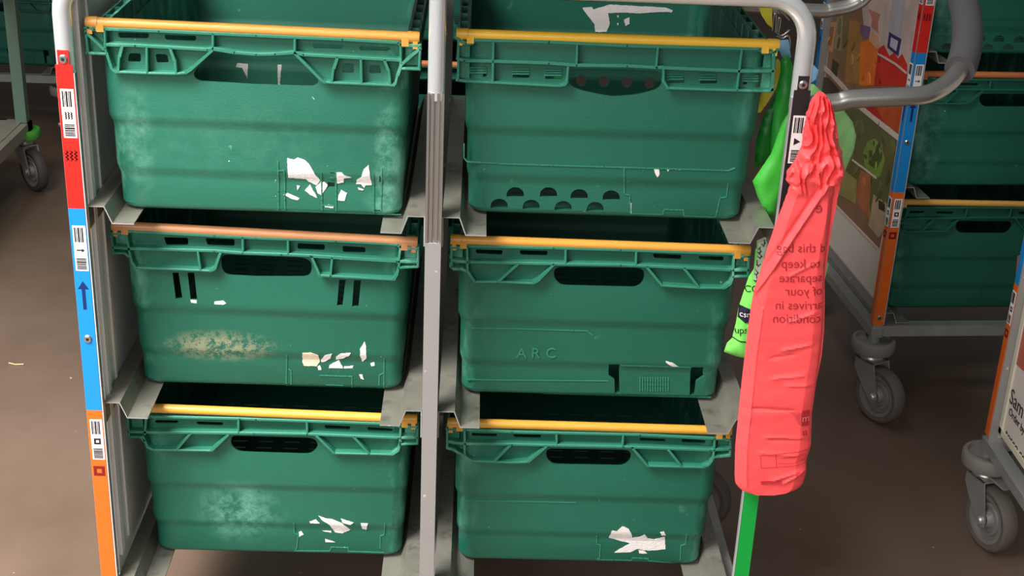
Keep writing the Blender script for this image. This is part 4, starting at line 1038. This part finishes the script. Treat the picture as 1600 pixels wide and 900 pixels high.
pillow('plastic_bag', [(1258, 128), (1272, 132), (1290, 148), (1300, 170), (1318, 172), (1332, 190), (1338, 212), (1334, 235), (1320, 268), (1290, 262), (1272, 200), (1262, 160)], .045, .004, PLIME, 'pale lime plastic bag showing right of the red bag under the push handle', group=gb, seed=14, wr=.003, tilt=(.03, 0))
pillow('plastic_bag', [(1186, 12), (1206, 10), (1207, 44), (1199, 38), (1190, 24)], .25, .003, YEL, 'yellow plastic film piece below the top bar at the upper right corner', group=gb, seed=15)
pillow('plastic_bag', [(1288, 402), (1295, 413), (1291, 428), (1288, 438), (1280, 430), (1280, 405)], .0, .003, PLIME, 'tiny pale lime film corner poking out right of the red bag', group=gb, seed=17)
ob, place = pillow('plastic_bag', [(1183, 380), (1197, 376), (1210, 380), (1212, 430), (1200, 470), (1196, 520), (1192, 566), (1172, 562), (1148, 556), (1131, 550), (1136, 536), (1144, 528), (1150, 504), (1154, 480), (1162, 456), (1170, 432), (1178, 420), (1180, 392)], .035, .006, bagmat('lime_green_bag_film', (120, 214, 92)), 'lime green patterned bag with black lettering hanging left of the red bag', group=gb, seed=20, wr=.004)
place(fillpoly([(1181, 374), (1194, 368), (1206, 376), (1204, 430), (1178, 436), (1176, 428), (1183, 400)], 4), mat('pale_grey_green_print', (178, 196, 168), .5), lift=.0008)
lv = []
for i, (x, y) in enumerate([(1184, 384), (1192, 378), (1200, 386), (1186, 397), (1195, 396), (1202, 402), (1184, 410), (1193, 412), (1200, 418), (1181, 424), (1190, 428), (1185, 390), (1198, 408), (1180, 434), (1188, 436)]):
    lv.append([(x, y+5), (x+(2 if i % 2 else -2), y), (x+(1 if i % 3 else -2), y-5)]); lv.append([(x-3, y+2), (x, y+4), (x+3, y)])
V, T = st(lv, 1.3); place((V, T), BLACK, lift=.0014)
place(fillpoly([(1154, 474), (1174, 481), (1173, 500), (1163, 502), (1152, 494)], 4), mat('navy_black_print', (24, 24, 48), .5), 'printed_block')
V, T = mirrored('csn', 1163, 488, 13, mir=False, slope=0); place((V, T), PALE if 0 else PAPER, 'printed_text', lift=.0018)
V, T = mirrored('ups', 1157, 514, 15, mir=False); place((V, T), BLACK, 'printed_text')
V, T = mirrored('CO', 1174, 450, 15, mir=False); place((V, T), BLACK, 'printed_text')
place(st([dense([(1143, 525), (1152, 529), (1168, 533)])], 1.6), BLACK)

# wire hooks bundled at the top right inside the frame
hk = empty('wire_hooks', (.43, .45, 1.05)); tag(hk, 'bundle of thin bent wire hooks under the top right corner of the frame', 'hooks')
for pl in ([(1206, 48), (1209, 25), (1212, 24), (1211, 50)], [(1213, 50), (1216, 30), (1219, 31), (1216, 52)], [(1212, 50), (1220, 56), (1230, 50), (1233, 46)], [(1214, 56), (1222, 60), (1231, 56), (1234, 66), (1232, 80)], [(1216, 15), (1226, 24), (1233, 32)]):
    P3 = [at(x, y, Y=.42)-hk.location for x, y in pl]; MB().tube(smooth_path(P3, 5), .0016, 8).build('wire_hook', SATIN, hk, 60)
# litter on the floor
P3 = [at(x, y, Z=.0025) for x, y in ((14, 567), (24, 569.5), (37, 569))]; c = P3[1].copy()
o = MB().tube([p-c for p in P3], .0016, 6).build('straw_scrap', mat('straw', (196, 178, 128), .7)); o.location = c; tag(o, 'short pale straw lying on the floor at the left', 'litter')
